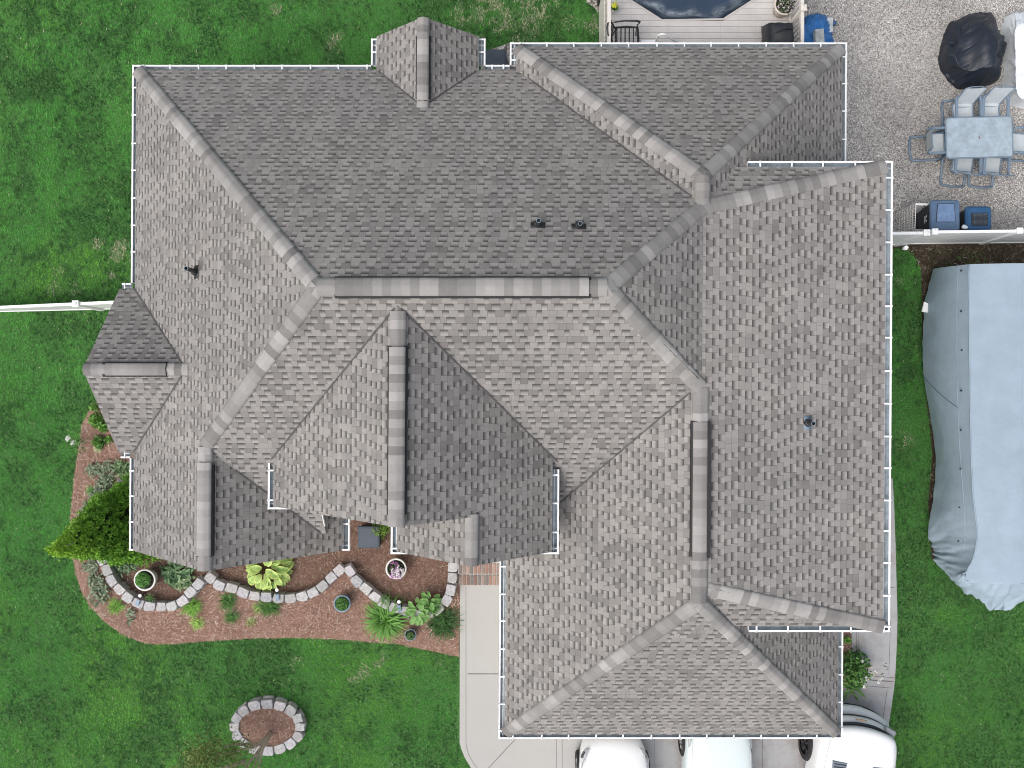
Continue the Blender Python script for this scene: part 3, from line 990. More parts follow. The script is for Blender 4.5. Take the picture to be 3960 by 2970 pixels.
def leaf_cloud(rng, pts, size, c0, c1, shade=None, flat_=.0):
    """one small four-sided leaf per point, random attitude"""
    n = len(pts)
    a = rng.normal(size=(n, 3)); a[:, 2] *= (1 - flat_); a /= np.linalg.norm(a, axis=1)[:, None]
    b = rng.normal(size=(n, 3)); b -= a * (a * b).sum(1)[:, None]; b /= np.linalg.norm(b, axis=1)[:, None]
    s = size * rng.uniform(.6, 1.3, (n, 1))
    V = np.stack([pts - a * s * .5, pts + b * s * .28, pts + a * s * .6, pts - b * s * .28], 1).reshape(-1, 3)
    F = np.arange(4 * n).reshape(n, 4)
    t = rng.rand(n, 1)
    if shade is not None: t = np.clip(t * .6 + shade[:, None] * .6, 0, 1)
    c = np.asarray(c0) * (1 - t) + np.asarray(c1) * t
    return V, F, np.repeat(c, 4, 0)

def merge(*parts):
    V, F, C = [], [], []; b = 0
    for v, f, c in parts:
        V.append(v); F.append(np.asarray(f) + b); C.append(c); b += len(v)
    return np.vstack(V), np.vstack(F), np.vstack(C)

def plant(name, label, cat, parts, at, mat='leaf', z=.02, group=None, rz=0):
    p = P(at[0], at[1], z)
    o = fast(name, *merge(*parts), M[mat])
    o.location = p; o.rotation_euler = (0, 0, rz)
    return tag(o, label, cat, group)

G_GRASS = ((.025, .085, .014), (.085, .22, .035))
def grass_clump(at, r, label, c=G_GRASS, n=90, pale=None, squash=(1, 1), z=.02, L=None, up=(.35, 1.3), bias=None):
    R = r / 140.0
    rng = np.random.RandomState(int(at[0] * 7 + at[1]) % 99991)
    n = int(n * 1.5)
    parts = [strap_leaves(rng, n, L or R * 1.15, .011 + R * .012, .75, c[0], c[1], R * .45, up, cen=(0, 0, .0), tipc=pale, squash=squash, bias=bias)]
    return plant('ornamental_grass', label, 'grass clump', parts, at, z=z, group='small grass clumps in the mulch bed')
SILV = ((.075, .115, .06), (.225, .265, .185))
def lambs_ear(at, r, label, n=45, squash=(1, 1), c=SILV, l=.15):
    R = r / 140.0
    rng = np.random.RandomState(int(at[0] * 3 + at[1] * 5) % 99991)
    n = int(n * 1.5)
    V, F, C = [], [], []
    for i in range(n):
        a = rng.rand() * 2 * PI; rr = R * math.sqrt(rng.rand())
        t = rng.rand()
        ci = lerp(c[0], c[1], t)
        v, f, cc = oval_leaf(rng, (rr * math.cos(a) * squash[0], rr * math.sin(a) * squash[1], rng.uniform(.03, .14)), rng.rand() * 2 * PI, rng.uniform(-.1, .8), l * rng.uniform(.6, 1.2), l * .36 * rng.uniform(.7, 1.2), ci, ci * 1.25, seg=4, curl=rng.uniform(.1, .7), roll=rng.uniform(-.3, .3))
        b = len(V); V += v; C += cc; F += [tuple(x + b for x in g) for g in f]
    return plant('soft_leaf_plant', label, 'plant', [(np.array(V), np.array(F), np.array(C))], at, group='silvery low plants in the mulch bed')
def leafy(at, r, label, n=260, size=.07, c=((.03, .10, .015), (.16, .34, .06)), hgt=.25, squash=(1, 1), z=.02, name='leafy_plant', cat='plant'):
    R = r / 140.0
    rng = np.random.RandomState(int(at[0] * 5 + at[1] * 3) % 99991)
    n = int(n * 1.4)
    u = rng.normal(size=(n, 3)); u /= np.linalg.norm(u, axis=1)[:, None]; u *= rng.rand(n, 1) ** .35
    u[:, 2] = np.abs(u[:, 2])
    lump = .75 + .5 * vnoise(u[:, 0] * 3, u[:, 1] * 3, 1.0, 1)
    pts = u * np.array([R * squash[0], R * squash[1], hgt]) * lump[:, None] + np.array([0, 0, .03])
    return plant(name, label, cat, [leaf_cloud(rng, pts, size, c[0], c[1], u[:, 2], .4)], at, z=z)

# ------------------------------------------------------------------ front and side planting
rng = np.random.RandomState(5)
YG = ((.07, .20, .025), (.22, .42, .06))
plant('hosta', 'large hosta with broad yellow-edged leaves in front of the gable rake', 'hosta',
      [rosette(rng, 64, .66, .32, .21, (.11, .25, .045), (.55, .64, .22), hgt=.5, curl=.75, jitter=.35)], (1046, 2186))
plant('daylily', 'big bright green daylily clump spilling over the lawn edge', 'daylily',
      [strap_leaves(rng, 330, .80, .040, 1.0, (.022, .085, .012), (.105, .27, .035), .16, (.25, 1.35), seg=6, tipc=np.array((.13, .31, .05)))], (1494, 2385))
plant('lily_grass', 'dark green fine-leaved clump between the stone wall and the driveway', 'plant',
      [strap_leaves(rng, 420, .50, .018, .9, (.010, .045, .008), (.045, .14, .022), .28, (.3, 1.4), seg=5)], (1716, 2405))
plant('stonecrop', 'pale green rounded-leaf stonecrop growing over the curved wall end', 'plant',
      [rosette(rng, 34, .34, .17, .13, (.10, .23, .06), (.20, .36, .11), (-.16, -.06, .20), .2, .35),
       rosette(rng, 24, .26, .16, .12, (.08, .20, .05), (.17, .33, .09), (.16, .22, .20), .2, .35)], (1645, 2345))
grass_clump((1489, 2321), 26, 'small bright grass tuft at the notch of the stone wall above the daylily', n=60, z=.25)
grass_clump((1676, 2345), 34, 'fine soft green grass growing out of the wall beside the stonecrop', n=130, z=.3, bias=(.2, -.5))
leafy((1474, 2040), 44, 'small evergreen shrub squeezed between charcoal box and house wall', 500, .06, ((.03, .09, .012), (.18, .30, .04)), .45, (1, .8), name='evergreen_shrub', cat='shrub')

lambs_ear((362, 2186), 26, 'silvery leaves at the wall start right under the conifer', 40)
lambs_ear((378, 2246), 28, 'grey-green leaves outside the second and third wall stones', 45)
lambs_ear((392, 2290), 36, 'spreading grey leaves beside the yellow-green grass at the outer bend', 65)
lambs_ear((478, 2180), 50, 'grey-green leafy mat inside the wall below the conifer', 95, (1.1, .7), ((.045, .10, .04), (.20, .27, .16)))
lambs_ear((692, 2215), 58, 'wide dark green leafy mat between white pot and gable roof', 130, (1, .8), ((.030, .085, .030), (.15, .24, .12)), .19)
lambs_ear((720, 2258), 24, 'pale broad leaves drooping at the inner curve of the wall', 30, (1, 1), ((.12, .20, .08), (.28, .34, .20)), .17)
lambs_ear((507, 2375), 16, 'few grey leaves lying outside the wall near the first solar light', 14, (.6, 1.4))
lambs_ear((416, 1818), 40, 'silver leafy group south of the side gable gutter', 75)
lambs_ear((480, 1812), 30, 'green-grey leafy group close to the west gutter', 50, (1, 1), ((.05, .11, .04), (.2, .28, .14)))
lambs_ear((358, 1818), 18, 'small lone silver plant west of the silver group', 22, (.7, 1.2))
lambs_ear((410, 1892), 40, 'silver leaves between grass tuft and grey rocks', 75)
lambs_ear((385, 1930), 30, 'silver leaves just north of the conifer', 55)
lambs_ear((342, 1976), 26, 'silver leaves at the conifer flank nearest the lawn', 40)

grass_clump((452, 2338), 36, 'yellow-green grass clump at the outer bend of the first wall', YG, 120, bias=(.1, -.4))
grass_clump((744, 2342), 46, 'larger yellow-green grass clump at the east end of the first wall', YG, 150, bias=(.1, -.4))
grass_clump((764, 2406), 30, 'lone pale lime grass clump in open mulch', ((.16, .30, .05), (.36, .50, .12)), 100, bias=(.2, -.5))
grass_clump((583, 2316), 20, 'small grass tuft on the bottom of the first wall', n=45, z=.22)
grass_clump((884, 2322), 40, 'dense green grass clump below the start of the second wall', n=120, bias=(.1, -.3))
grass_clump((896, 2380), 32, 'green grass clump south of the dense one', n=95, bias=(.1, -.4))
grass_clump((974, 2402), 24, 'thin sparse weedy grass in the open mulch', ((.12, .24, .05), (.3, .42, .12)), 34)
grass_clump((1045, 2345), 42, 'low green grass strip below the second solar light', n=140, squash=(1.6, .6), bias=(.1, -.3))
grass_clump((1000, 2350), 26, 'pale weedy grass beside the low green strip', ((.14, .26, .05), (.3, .42, .12)), 50)
grass_clump((919, 2262), 22, 'small dark grass tuft behind the second wall', n=45)
grass_clump((354, 1898), 24, 'green grass tuft beside the bed edge west of the silver leaves', ((.05, .15, .03), (.2, .38, .1)), 70, bias=(-.2, -.4))
grass_clump((382, 1733), 20, 'pale straw-tipped grass under the side gable rake', ((.14, .28, .07), (.42, .50, .24)), 60, pale=np.array((.5, .52, .32)), bias=(-.3, -.3))
leafy((380, 1622), 30, 'light green lobed plant touching the side gable rake', 260, .075)
leafy((373, 1572), 16, 'small light green plant at the tip of the bed', 110, .07)
leafy((410, 1650), 22, 'bright green leaves beside the rake edge', 150, .075)
leafy((430, 1700), 16, 'small green leaves tucked under the rake', 90, .06)
leafy((390, 1708), 26, 'mid green leafy plant above the straw-tipped grass', 210, .07, ((.03, .11, .02), (.12, .27, .05)))
def rose(at, label):
    rng = np.random.RandomState(int(at[0]))
    c = P(at[0] + 6, at[1] + 18, 0)
    t = thing('rose_bush', label, 'rose', c)
    n = 90
    pts = rng.normal(size=(n, 3)) * np.array([.11, .16, .10]) + np.array([.02, .0, .28]); pts[:, 2] = np.abs(pts[:, 2])
    fast('leaves', *leaf_cloud(rng, pts, .07, (.03, .09, .025), (.14, .26, .08)), M['leaf'], t)
    st = MB(); st.tube([(0, 0, 0), (.0, .05, .3), (-.05, .14, .55)], [.008, .006, .005], 6); st.build('stem', M['bark'], t)
    fl = []
    for q in ((-.06, .16, .58), (.06, .02, .56), (-.10, .10, .55)):
        pts = np.array(q) + rng.normal(size=(26, 3)) * np.array([.028, .028, .016])
        fl.append(leaf_cloud(rng, pts, .055, (.68, .66, .66), (.84, .82, .82)))
    fast('flower', *merge(*fl), M['petal'], t)
rose((315, 1690), 'white rose with open blooms leaning over the lawn edge')

# conifer at the north-west corner of the bed
def conifer():
    rng = np.random.RandomState(21)
    t = thing('conifer', 'bright green cone-shaped arborvitae beside the west gutter', 'conifer', (-10.22, -3.70, 0))
    m = MB(); m.tube([(0, 0, 0), (0, 0, 1.5), (.02, 0, 3.6)], [.10, .07, .02], 10); m.build('trunk', M['bark'], t)
    hh, R = 4.0, 1.16
    parts = []
    n = 3000
    z = hh * (1 - np.sqrt(rng.rand(n)) * .985)
    az = rng.rand(n) * 2 * PI
    prof = R * (1 - z / hh) ** .98 * np.clip(z / .30 + .60, 0, 1)
    lump = .82 + .34 * vnoise(az * 3.4, z * 3.4, 1.0, 2)
    rr = prof * lump * rng.uniform(.86, 1.05, n)
    core = np.stack([rr * np.cos(az), rr * np.sin(az), z + .08], 1)
    per = 13
    base = np.repeat(core, per, 0)
    # flattened upright sprays pointing out and up
    out = np.stack([np.cos(az), np.sin(az), .9 + 0 * az], 1); out /= np.linalg.norm(out, axis=1)[:, None]
    o2 = np.repeat(out, per, 0)
    k = rng.rand(len(base), 1)
    pts = base + o2 * (k * .15 - .07) + rng.normal(size=base.shape) * .024
    lv = np.repeat(lump, per)
    V, F, C = leaf_cloud(rng, pts, .062, (.020, .070, .007), (.085, .185, .016), np.clip((lv - .90) * 3.0 + k[:, 0] * .6 - .15, 0, 1))  # crevice shade painted in: leaf colour darkens in the hollows of the crown
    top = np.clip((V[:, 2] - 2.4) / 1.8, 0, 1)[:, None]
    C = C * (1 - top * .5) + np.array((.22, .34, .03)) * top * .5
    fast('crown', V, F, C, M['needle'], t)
    # dense dark interior so the cone is not see-through
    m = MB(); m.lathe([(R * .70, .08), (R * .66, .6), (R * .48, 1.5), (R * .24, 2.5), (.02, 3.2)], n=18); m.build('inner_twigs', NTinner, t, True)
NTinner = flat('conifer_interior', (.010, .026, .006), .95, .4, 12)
conifer()

# stone walls --------------------------------------------------------
def stone_at(mb, c, t, w, dpt, z0, z1, rng):
    """one split block: rough outer face, tapered to the inside"""
    t = Vector((t[0], t[1], 0)).normalized(); o = Vector((-t.y, t.x, 0))
    j = lambda a: rng.uniform(-a, a)
    hw, hd = w / 2, dpt / 2
    pl_ = [(-hw * .80 + j(.02), hd + j(.012)), (hw * .80 + j(.02), hd + j(.012)), (hw * .97 + j(.01), -hd * .25), (hw * .84 + j(.02), -hd + j(.02)), (0 + j(.03), -hd * 1.06 + j(.015)), (-hw * .84 + j(.02), -hd + j(.02)), (-hw * .97 + j(.01), -hd * .25)]
    g = rng.uniform(.34, .46)
    col = (g * rng.uniform(.98, 1.03), g * .985, g * rng.uniform(.96, 1.04))
    ring = lambda s, z: [(c[0] + (t * x + o * y).x * s, c[1] + (t * x + o * y).y * s, z) for x, y in pl_]
    mb.loft([ring(1.03, z0), ring(1.02, z1 - .02), ring(.96, z1)], col=col)
def wall_of(name, label, pts, inside, w=.305, dpt=.24, z1=.30, base=True, group=None):
    rng = np.random.RandomState(len(pts) * 13 + int(pts[0][0]))
    c0 = P(*pts[0], 0)
    t = thing(name, label, 'stone wall', (0, 0, 0), group=group)
    W_ = [P(x, y, z1) for x, y in pts]
    for i, p in enumerate(W_):
        a, b = W_[max(i - 1, 0)], W_[min(i + 1, len(W_) - 1)]
        d = (b - a)
        inn = Vector((inside[0], inside[1], 0)) if not callable(inside) else inside(p)
        o = Vector((-d.y, d.x, 0))
        if o.dot(inn) < 0: d = -d
        ww = w
        if 0 < i < len(W_) - 1: ww = min(w * 1.35, (b - a).length / 2 * 1.0)
        elif len(W_) > 1: ww = min(w * 1.25, (W_[1] - W_[0]).length * .97) if i == 0 else min(w * 1.25, (W_[-1] - W_[-2]).length * .97)
        mb = MB(); stone_at(mb, p, d, ww, dpt, z1 - .14 + rng.uniform(-.004, .004), z1 + rng.uniform(-.012, .012), rng)
        mb.build('stone', M['stone'], t)
        mb = MB(); o = Vector((-d.y, d.x, 0)).normalized()
        q = p - o * .012 + Vector((d.x, d.y, 0)).normalized() * rng.uniform(-.05, .05)
        stone_at(mb, q, d, ww * 1.02, dpt * 1.0, 0.0, z1 - .145, rng)
        mb.build('base_stone', M['stone'], t)
    return t
Z1 = lambda L, ox, oy, s: [(ox + x / s, oy + y / s) for x, y in L]
A1 = Z1([(607, 205), (668, 335), (728, 458), (820, 570), (925, 668), (1050, 740), (1192, 775), (1335, 785), (1465, 775), (1590, 712), (1690, 605), (1790, 502)], 200, 2100, 3.16)
A2 = Z1([(45, 500), (172, 605), (345, 645), (508, 708), (675, 762), (845, 775), (1015, 790), (1190, 793), (1355, 765), (1508, 710), (1645, 615), (1765, 497), (1885, 390)], 800, 2100, 3.687)
A3 = Z1([(145, 655), (225, 765), (325, 850), (425, 940), (530, 1010), (645, 1062), (765, 1098), (885, 1130), (1010, 1125), (1125, 1075), (1220, 980), (1264, 862), (1283, 733), (1290, 610)], 1300, 1980, 2.86)
cen = lambda x, y: (lambda p, c=P(x, y, .3): (c - p))
wall_of('garden_wall', 'west curved stone edging wall cupping the white-rimmed pot', A1, cen(600, 2210), group='dry stacked garden walls')
wall_of('garden_wall', 'middle curved stone edging wall below the yellow-edged hosta', A2, cen(1070, 2130), group='dry stacked garden walls')
wall_of('garden_wall', 'east stone edging wall running past the daylily to the brick steps', A3, cen(1560, 2200), group='dry stacked garden walls')
RING = [(1038 + 127 * math.cos(a) - 6, 2814 + 90 * math.sin(a)) for a in np.linspace(0, 2 * PI, 16, endpoint=False)]
def ring_wall():
    t = wall_of('tree_ring', 'oval ring of pale stones on the front lawn around a small tree', [RING[-1]] + RING + [RING[0]], cen(1032, 2814), w=.36, dpt=.25, z1=.22)
    ch = [c for c in t.children]
    for c in (ch[0], ch[1], ch[-2], ch[-1]): bpy.data.objects.remove(c)
ring_wall()
rp = [tuple(P(1032 + 118 * math.cos(a), 2814 + 82 * math.sin(a), .16)[:2]) for a in np.linspace(0, 2 * PI, 30, endpoint=False)]
tag(sheet('ring_mulch', rp, .16, M['mulch']), kind='structure')
mbk = MB()
def rock(at, r, label, seed):
    rng = np.random.RandomState(seed)
    bm = MB(); R = r / 140
    n, m = 9, 6
    prof = []
    vs = []
    for i in range(m):
        ph = (i / (m - 1)) * PI * .5
        for k in range(n):
            a = 2 * PI * k / n
            q = R * math.cos(ph) * (1 + rng.uniform(-.16, .16)); vs.append((q * math.cos(a) * 1.15, q * math.sin(a), R * .55 * math.sin(ph)))
    fs = [(i * n + k, i * n + (k + 1) % n, (i + 1) * n + (k + 1) % n, (i + 1) * n + k) for i in range(m - 1) for k in range(n)]
    bm.add(vs, fs, (.20, .20, .21))
    o = bm.build('rock', M['rock'], None); o.location = P(*at, 0); tag(o, label, 'rock', 'grey rocks by the west wall')
rock((492, 1870), 36, 'grey rock half under the west gutter', 3)
rock((458, 1900), 30, 'flat grey rock between the gutter rock and the conifer', 4)

INNER = [tuple(P(x, y, .05)[:2]) for x, y in A1 + A2[1:] + A3[1:]] + px((1755, 2178), (1700, 1960), (700, 1960), (430, 2140))
sheet('walled_mulch', INNER, .034, M['mulch_in'])
# pots ---------------------------------------------------------------
def pot(name, label, at, R, hgt, mat, mound=None, flowers=None, z=.02, soil_c=True, rim=.048):
    t = thing(name, label, 'flower pot', P(*at, z), group=None)
    m = MB(); m.lathe([(.001, .0), (R * .66, .0), (R * .80, hgt * .5), (R * .96, hgt * .86), (R, hgt - .02), (R, hgt), (R - rim * .5, hgt + .008), (R - rim, hgt), (R - rim * 1.1, hgt - .07), (.001, hgt - .07)][:9], n=36)
    m.build('pot', M[mat], t, True)
    m = MB(); m.lathe([(R - rim * 1.06, hgt - .055), (.001, hgt - .05)], n=24); m.build('soil', M['soil'], t)
    rng = np.random.RandomState(int(at[0]))
    if mound:
        r, hh, c0, c1, n, sz, off = mound
        u = rng.normal(size=(n, 3)); u /= np.linalg.norm(u, axis=1)[:, None]; u[:, 2] = np.abs(u[:, 2])
        lump = .85 + .3 * vnoise(u[:, 0] * 4, u[:, 1] * 4, 1.0, 1)
        pts = u * np.array([r, r, hh]) * lump[:, None] * rng.uniform(.75, 1.0, (n, 1)) + np.array([off[0], off[1], hgt - .01])
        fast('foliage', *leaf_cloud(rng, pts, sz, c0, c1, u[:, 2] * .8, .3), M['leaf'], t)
    if flowers:
        parts = []
        for (fx, fy, fr, n, c0, c1, sz, zz) in flowers:
            a = rng.rand(n) * 2 * PI; q = fr * np.sqrt(rng.rand(n))
            cs = np.stack([fx + q * np.cos(a), fy + q * np.sin(a), hgt + zz + rng.uniform(-.03, .05, n)], 1)
            five = np.repeat(cs, 6, 0) + rng.normal(size=(6 * n, 3)) * np.array([sz * .35, sz * .35, .006])
            parts.append(leaf_cloud(rng, five, sz, c0, c1, None, .75))
        fast('flower', *merge(*parts), M['petal'], t)
    return t
MG = ((.05, .17, .035), (.17, .36, .09))
pot('planter', 'round white-rimmed planter with a neat green mound inside the west wall', (588, 2228), .295, .40, 'potwhite', (.205, .16, *MG, 900, .045, (-.04, .01)))
pot('planter', 'white planter of purple and white flowers at the entry gutter corner', (1540, 2186), .285, .38, 'potwhite', (.20, .10, (.012, .03, .012), (.05, .11, .03), 300, .05, (0, 0)),
    [(-.05, .10, .10, 16, (.36, .10, .32), (.55, .2, .5), .045, .05), (.06, -.08, .17, 44, (.62, .48, .62), (.80, .76, .80), .045, .06), (.0, -.16, .15, 26, (.42, .14, .38), (.60, .25, .55), .045, .02), (.1, -.04, .10, 18, (.75, .72, .75), (.85, .83, .85), .045, .05)])
pot('planter', 'blue glazed planter with a green mound below the wall peak', (1334, 2320), .235, .34, 'potblue', (.185, .13, (.04, .13, .03), (.13, .28, .07), 800, .042, (0, 0)))
pot('planter', 'small blue-rimmed planter beside the daylily', (1592, 2445), .16, .22, 'potblue', (.11, .08, (.04, .10, .03), (.16, .28, .10), 200, .045, (0, -.03)), rim=.022)

# solar spot lights --------------------------------------------------
def solar(at, lamp, rz, label):
    c = P(*at, .34)
    t = thing('solar_light', label, 'solar light', c, rz, group='solar spot lights on the stone walls')
    m = MB(); m.box((0, 0, 0), (.085, .17, .02), bev=.005); m.build('panel', M['solar'], t)
    l = P(*lamp, .36) - c
    l = Matrix.Rotation(-rz, 4, 'Z') @ l
    m = MB(); m.lathe([(.012, -.30), (.012, -.08), (.04, -.06), (.052, .0), (.050, .012)], l, 16); m.build('lamp_body', M['castblack'], t, True)
    m = MB(); m.lathe([(.048, .013), (.036, .02), (.001, .022)], l, 16); m.build('lens', M['white'], t, True)
    m = MB(); m.tube([(0, .05, -.01), (l.x, l.y, -.05)], .01, 6); m.build('arm', M['castblack'], t)
solar((532, 2331), (542, 2303), -.35, 'solar spot light with blue panel on the west wall')
solar((1073, 2310), (1071, 2281), 0.0, 'solar spot light with blue panel on the middle wall')
solar((1545, 2352), (1543, 2327), .12, 'solar spot light with blue panel on the east wall')

# charcoal utility boxes --------------------------------------------
def utility(at, label, w=.60, d=.60, hgt=.42):
    t = thing('utility_box', label, 'utility box', P(*at, 0), group='charcoal utility boxes beside the house')
    m = MB(); m.box((0, 0, hgt * .45), (w * .93, d * .93, hgt * .9), bev=.03); m.build('body', M['bindark'], t)
    m = MB(); m.box((0, 0, hgt * .94), (w, d, .07), bev=.025)
    m.box((0, 0, hgt * .94 + .043), (w * .84, d * .84, .016), bev=.006); m.build('lid', M['utility'], t)
utility((1436, 2067), 'square charcoal box in the mulch between two gables', hgt=.34)
utility((1919, 263), 'charcoal box on pale stones beside the rear wall', .58, .58, .5)

# brick steps --------------------------------------------------------
def brick_step():
    rng = np.random.RandomState(9)
    t = thing('brick_steps', 'red brick front steps at the top of the driveway walk', 'steps', (0, 0, 0))
    a, b = P(1774, 2270, .12), P(2020, 2222, .12)
    x0, x1 = a.x, b.x
    for (ya, yb, z, nm) in ((2264, 2222, .16, 'tread'), (2219, 2150, .32, 'tread')):
        y0, y1 = P(0, ya, z).y, P(0, yb, z).y
        m = MB(); m.box(((x0 + x1) / 2, (y0 + y1) / 2, z / 2 - .006), (x1 - x0, y1 - y0, z - .012)); s = m.build(nm, M['mortar'], t)
        m = MB(); w = .103; n = int((x1 - x0) / w)
        pal = [(.27, .165, .13), (.22, .135, .11), (.31, .21, .17), (.19, .165, .155), (.25, .19, .165)]
        for i in range(n):
            c = pal[rng.randint(len(pal))]; g = rng.uniform(.85, 1.15)
            ln = min(.27, y1 - y0 - .02)
            yy = y0 + .008 + ln / 2
            while yy + ln / 2 <= y1 + .01:
                m.box((x0 + (i + .5) * w, yy, z), (w - .022, ln, .02), col=tuple(q * g for q in c), bev=.004); yy += ln + .012
        m.build('brick', M['brick'], s)
brick_step()

# flowering shrub by the side walk -----------------------------------
def side_shrub():
    rng = np.random.RandomState(17)
    t = thing('flowering_shrub', 'green bush with small white flowers overhanging the side walk', 'bush', P(3288, 2574, .05))
    n = 900
    u = rng.normal(size=(n, 3)); u /= np.linalg.norm(u, axis=1)[:, None]; u *= rng.rand(n, 1) ** .4; u[:, 2] = np.abs(u[:, 2])
    pts = u * np.array([.40, .52, .75]) * (.8 + .4 * vnoise(u[:, 0] * 3, u[:, 1] * 3, 1, 1))[:, None]
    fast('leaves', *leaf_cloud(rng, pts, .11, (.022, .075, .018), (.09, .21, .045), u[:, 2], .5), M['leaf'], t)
    st = MB()
    for e in ((.62, .24, .62), (.55, .02, .60), (.5, -.1, .66), (.3, .3, .8)):
        st.tube([(.1, 0, .1), (e[0] * .6, e[1] * .6, e[2] * .8), e], [.012, .008, .005], 5)
    st.build('stem', M['bark'], t)
    cs = np.array([(.34, .12, .74), (.46, -.16, .66), (.44, -.22, .64), (.62, .24, .63), (.05, .0, .8), (.1, -.05, .8), (.02, -.25, .76), (.55, -.12, .62), (.05, -.32, .72), (.0, .38, .7)])
    five = np.repeat(cs, 7, 0) + rng.normal(size=(70, 3)) * np.array([.018, .018, .008])
    fast('flower', *leaf_cloud(rng, five, .042, (.72, .68, .68), (.84, .80, .80), None, .7), M['petal'], t)
    q = np.array([(.60, .26, .64), (.66, .2, .62), (.56, .0, .62)]); q = np.repeat(q, 5, 0) + rng.normal(size=(15, 3)) * .03
    fast('bud_leaves', *leaf_cloud(rng, q, .06, (.05, .04, .045), (.12, .13, .09)), M['leaf'], t)
side_shrub()
plant('iris', 'sword-leaved iris at the south end of the side bed', 'iris', [strap_leaves(np.random.RandomState(4), 26, .55, .05, .7, (.05, .15, .03), (.16, .32, .09), .12, (.2, 1.1), seg=5)], (3290, 2652), z=.05)
leafy((3270, 2470), 14, 'tiny green plant by the garage downspout in the side bed', 70, .07, z=.06)

# the small tree in the stone ring ----------------------------------
def ring_tree():
    rng = np.random.RandomState(31)
    b = P(1049, 2832, .15)
    t = thing('small_tree', 'small sparse multi-stemmed tree growing in the stone ring', 'tree', b)
    m = MB()
    stems = [((0, 0, 0), (-.22, -.1, .55), (-.75, -.05, 1.0), (-1.15, .05, 1.35)), ((0, 0, 0), (-.10, -.16, .6), (-.35, -.42, 1.3), (-.9, -.5, 2.0)), ((.01, 0, 0), (.0, -.10, .7), (.10, -.2, 1.2), (.16, -.35, 1.6)),
             ((0, 0, 0), (-.08, -.1, .5), (-.05, -.35, 1.3), (-.2, -.6, 2.2)), ((-.35, -.3, .95), (-.75, -.3, 1.25), (-1.3, -.3, 1.6)), ((-.2, -.1, .5), (-.6, .1, .85), (-.9, .12, 1.05)), ((-.3, -.42, 1.3), (-.9, -.75, 1.5), (-1.4, -.8, 1.75))]
    for s in stems:
        m.tube(s, [.055 * (1 - .27 * i) for i in range(len(s))], 7)
    m.build('trunk', M['bark'], t, True)
    parts = []
    cl = [(-1.2, .0, 1.5, .40, 420), (-.65, -.1, 1.25, .30, 200), (-.9, -.45, 1.9, .5, 520), (-1.45, -.4, 1.6, .42, 420), (-.35, -.3, 1.6, .33, 220), (-.2, -.6, 2.2, .5, 420), (-1.6, -.1, 1.3, .3, 220), (.05, -.3, 1.3, .2, 50), (-.25, .02, 1.0, .16, 60), (-1.25, -.8, 2.0, .5, 500), (-1.75, -.55, 1.7, .35, 260), (-1.0, .12, 1.2, .4, 420), (-.55, .05, 1.0, .28, 200), (-1.35, .1, 1.5, .45, 420), (-.1, -.35, 1.7, .35, 260), (.1, -.45, 1.9, .35, 160)]
    for x, y, z, r, n in cl:
        pts = rng.normal(size=(n, 3)) * np.array([r * .55, r * .5, r * .38]) + np.array([x, y + .06, z])
        parts.append(leaf_cloud(rng, pts, .060, (.055, .085, .018), (.20, .25, .07), None, .3))
    fast('crown', *merge(*parts), M['leaf'], t)
ring_tree()

# ================================================================== FENCES
def fence_run(name, label, A, B, zA, zB, posts, th=.045, post=.125, rail=True):
    """white vinyl panel fence from A to B; posts: shares of the run (with cap)"""
    t = thing(name, label, 'fence', (0, 0, 0))
    a, b = Vector((A[0], A[1], 0)), Vector((B[0], B[1], 0))
    d = (b - a).normalized(); s = Vector((-d.y, d.x, 0)); L = (b - a).length
    zt = lambda x: zA + (zB - zA) * x
    def slab(mb, x0, x1, w, lo, hi):
        q = []
        for x in (x0, x1):
            for sg in (-1, 1):
                for k in (lo, hi):
                    p = a + (b - a) * x + s * (sg * w / 2)
                    q.append((p.x, p.y, k(x)))
        mb.add(q, [(0, 1, 3, 2), (4, 6, 7, 5), (0, 4, 5, 1), (2, 3, 7, 6), (1, 5, 7, 3), (0, 2, 6, 4)])
    m = MB()
    slab(m, 0, 1, th, lambda x: .09, lambda x: zt(x) - .04)
    k = int(L / .15)
    for i in range(1, k):
        x = i / k
        slab(m, x - .006 / L, x + .006 / L, th + .008, lambda x: .16, lambda x: zt(x) - .06)
    m.build('panel', M['vinyl'], t)
    m = MB(); slab(m, 0, 1, .075, lambda x: zt(x) - .07, lambda x: zt(x)); m.build('top_rail', M['vinyl'], t)
    m = MB(); slab(m, 0, 1, .075, lambda x: .03, lambda x: .12); m.build('bottom_rail', M['vinyl'], t)
    for x in posts:
        p = a + (b - a) * x
        m = MB(); m.box((p.x, p.y, (zt(x) + .04) / 2), (post, post, zt(x) + .04), math.atan2(d.y, d.x)); o = m.build('post', M['vinyl'], t)
        m = MB(); m.box((p.x, p.y, zt(x) + .055), (post + .03, post + .03, .03), math.atan2(d.y, d.x), bev=.008)
        m.box((p.x, p.y, zt(x) + .08), (post * .8, post * .8, .03), math.atan2(d.y, d.x), tap=.4); m.build('cap', M['vinyl'], o)
ZF = 1.5
fa, fb = P(3432, 902, ZF), P(3590, 900, ZF)
fence_run('gate', 'white vinyl gate panel between the house wall and two capped posts', (fa.x - .6, fa.y), (fb.x - .05, fb.y), ZF - .03, ZF - .03, [1.0], post=.13)
fc, fd = P(3612, 897, ZF), P(5200, 880, ZF)
fence_run('fence', 'white vinyl privacy fence behind the blue bins', fc, fd, ZF, ZF, [0.0, .196 + .01, .40, .6, .8, 1.0])
w1, w0 = P(560, 1162, 1.55), P(-400, 1208, .2)
fence_run('fence', 'white vinyl fence dropping across the west lawn', w1, w0, 1.5, .28, [.262, 1.0], post=.14)

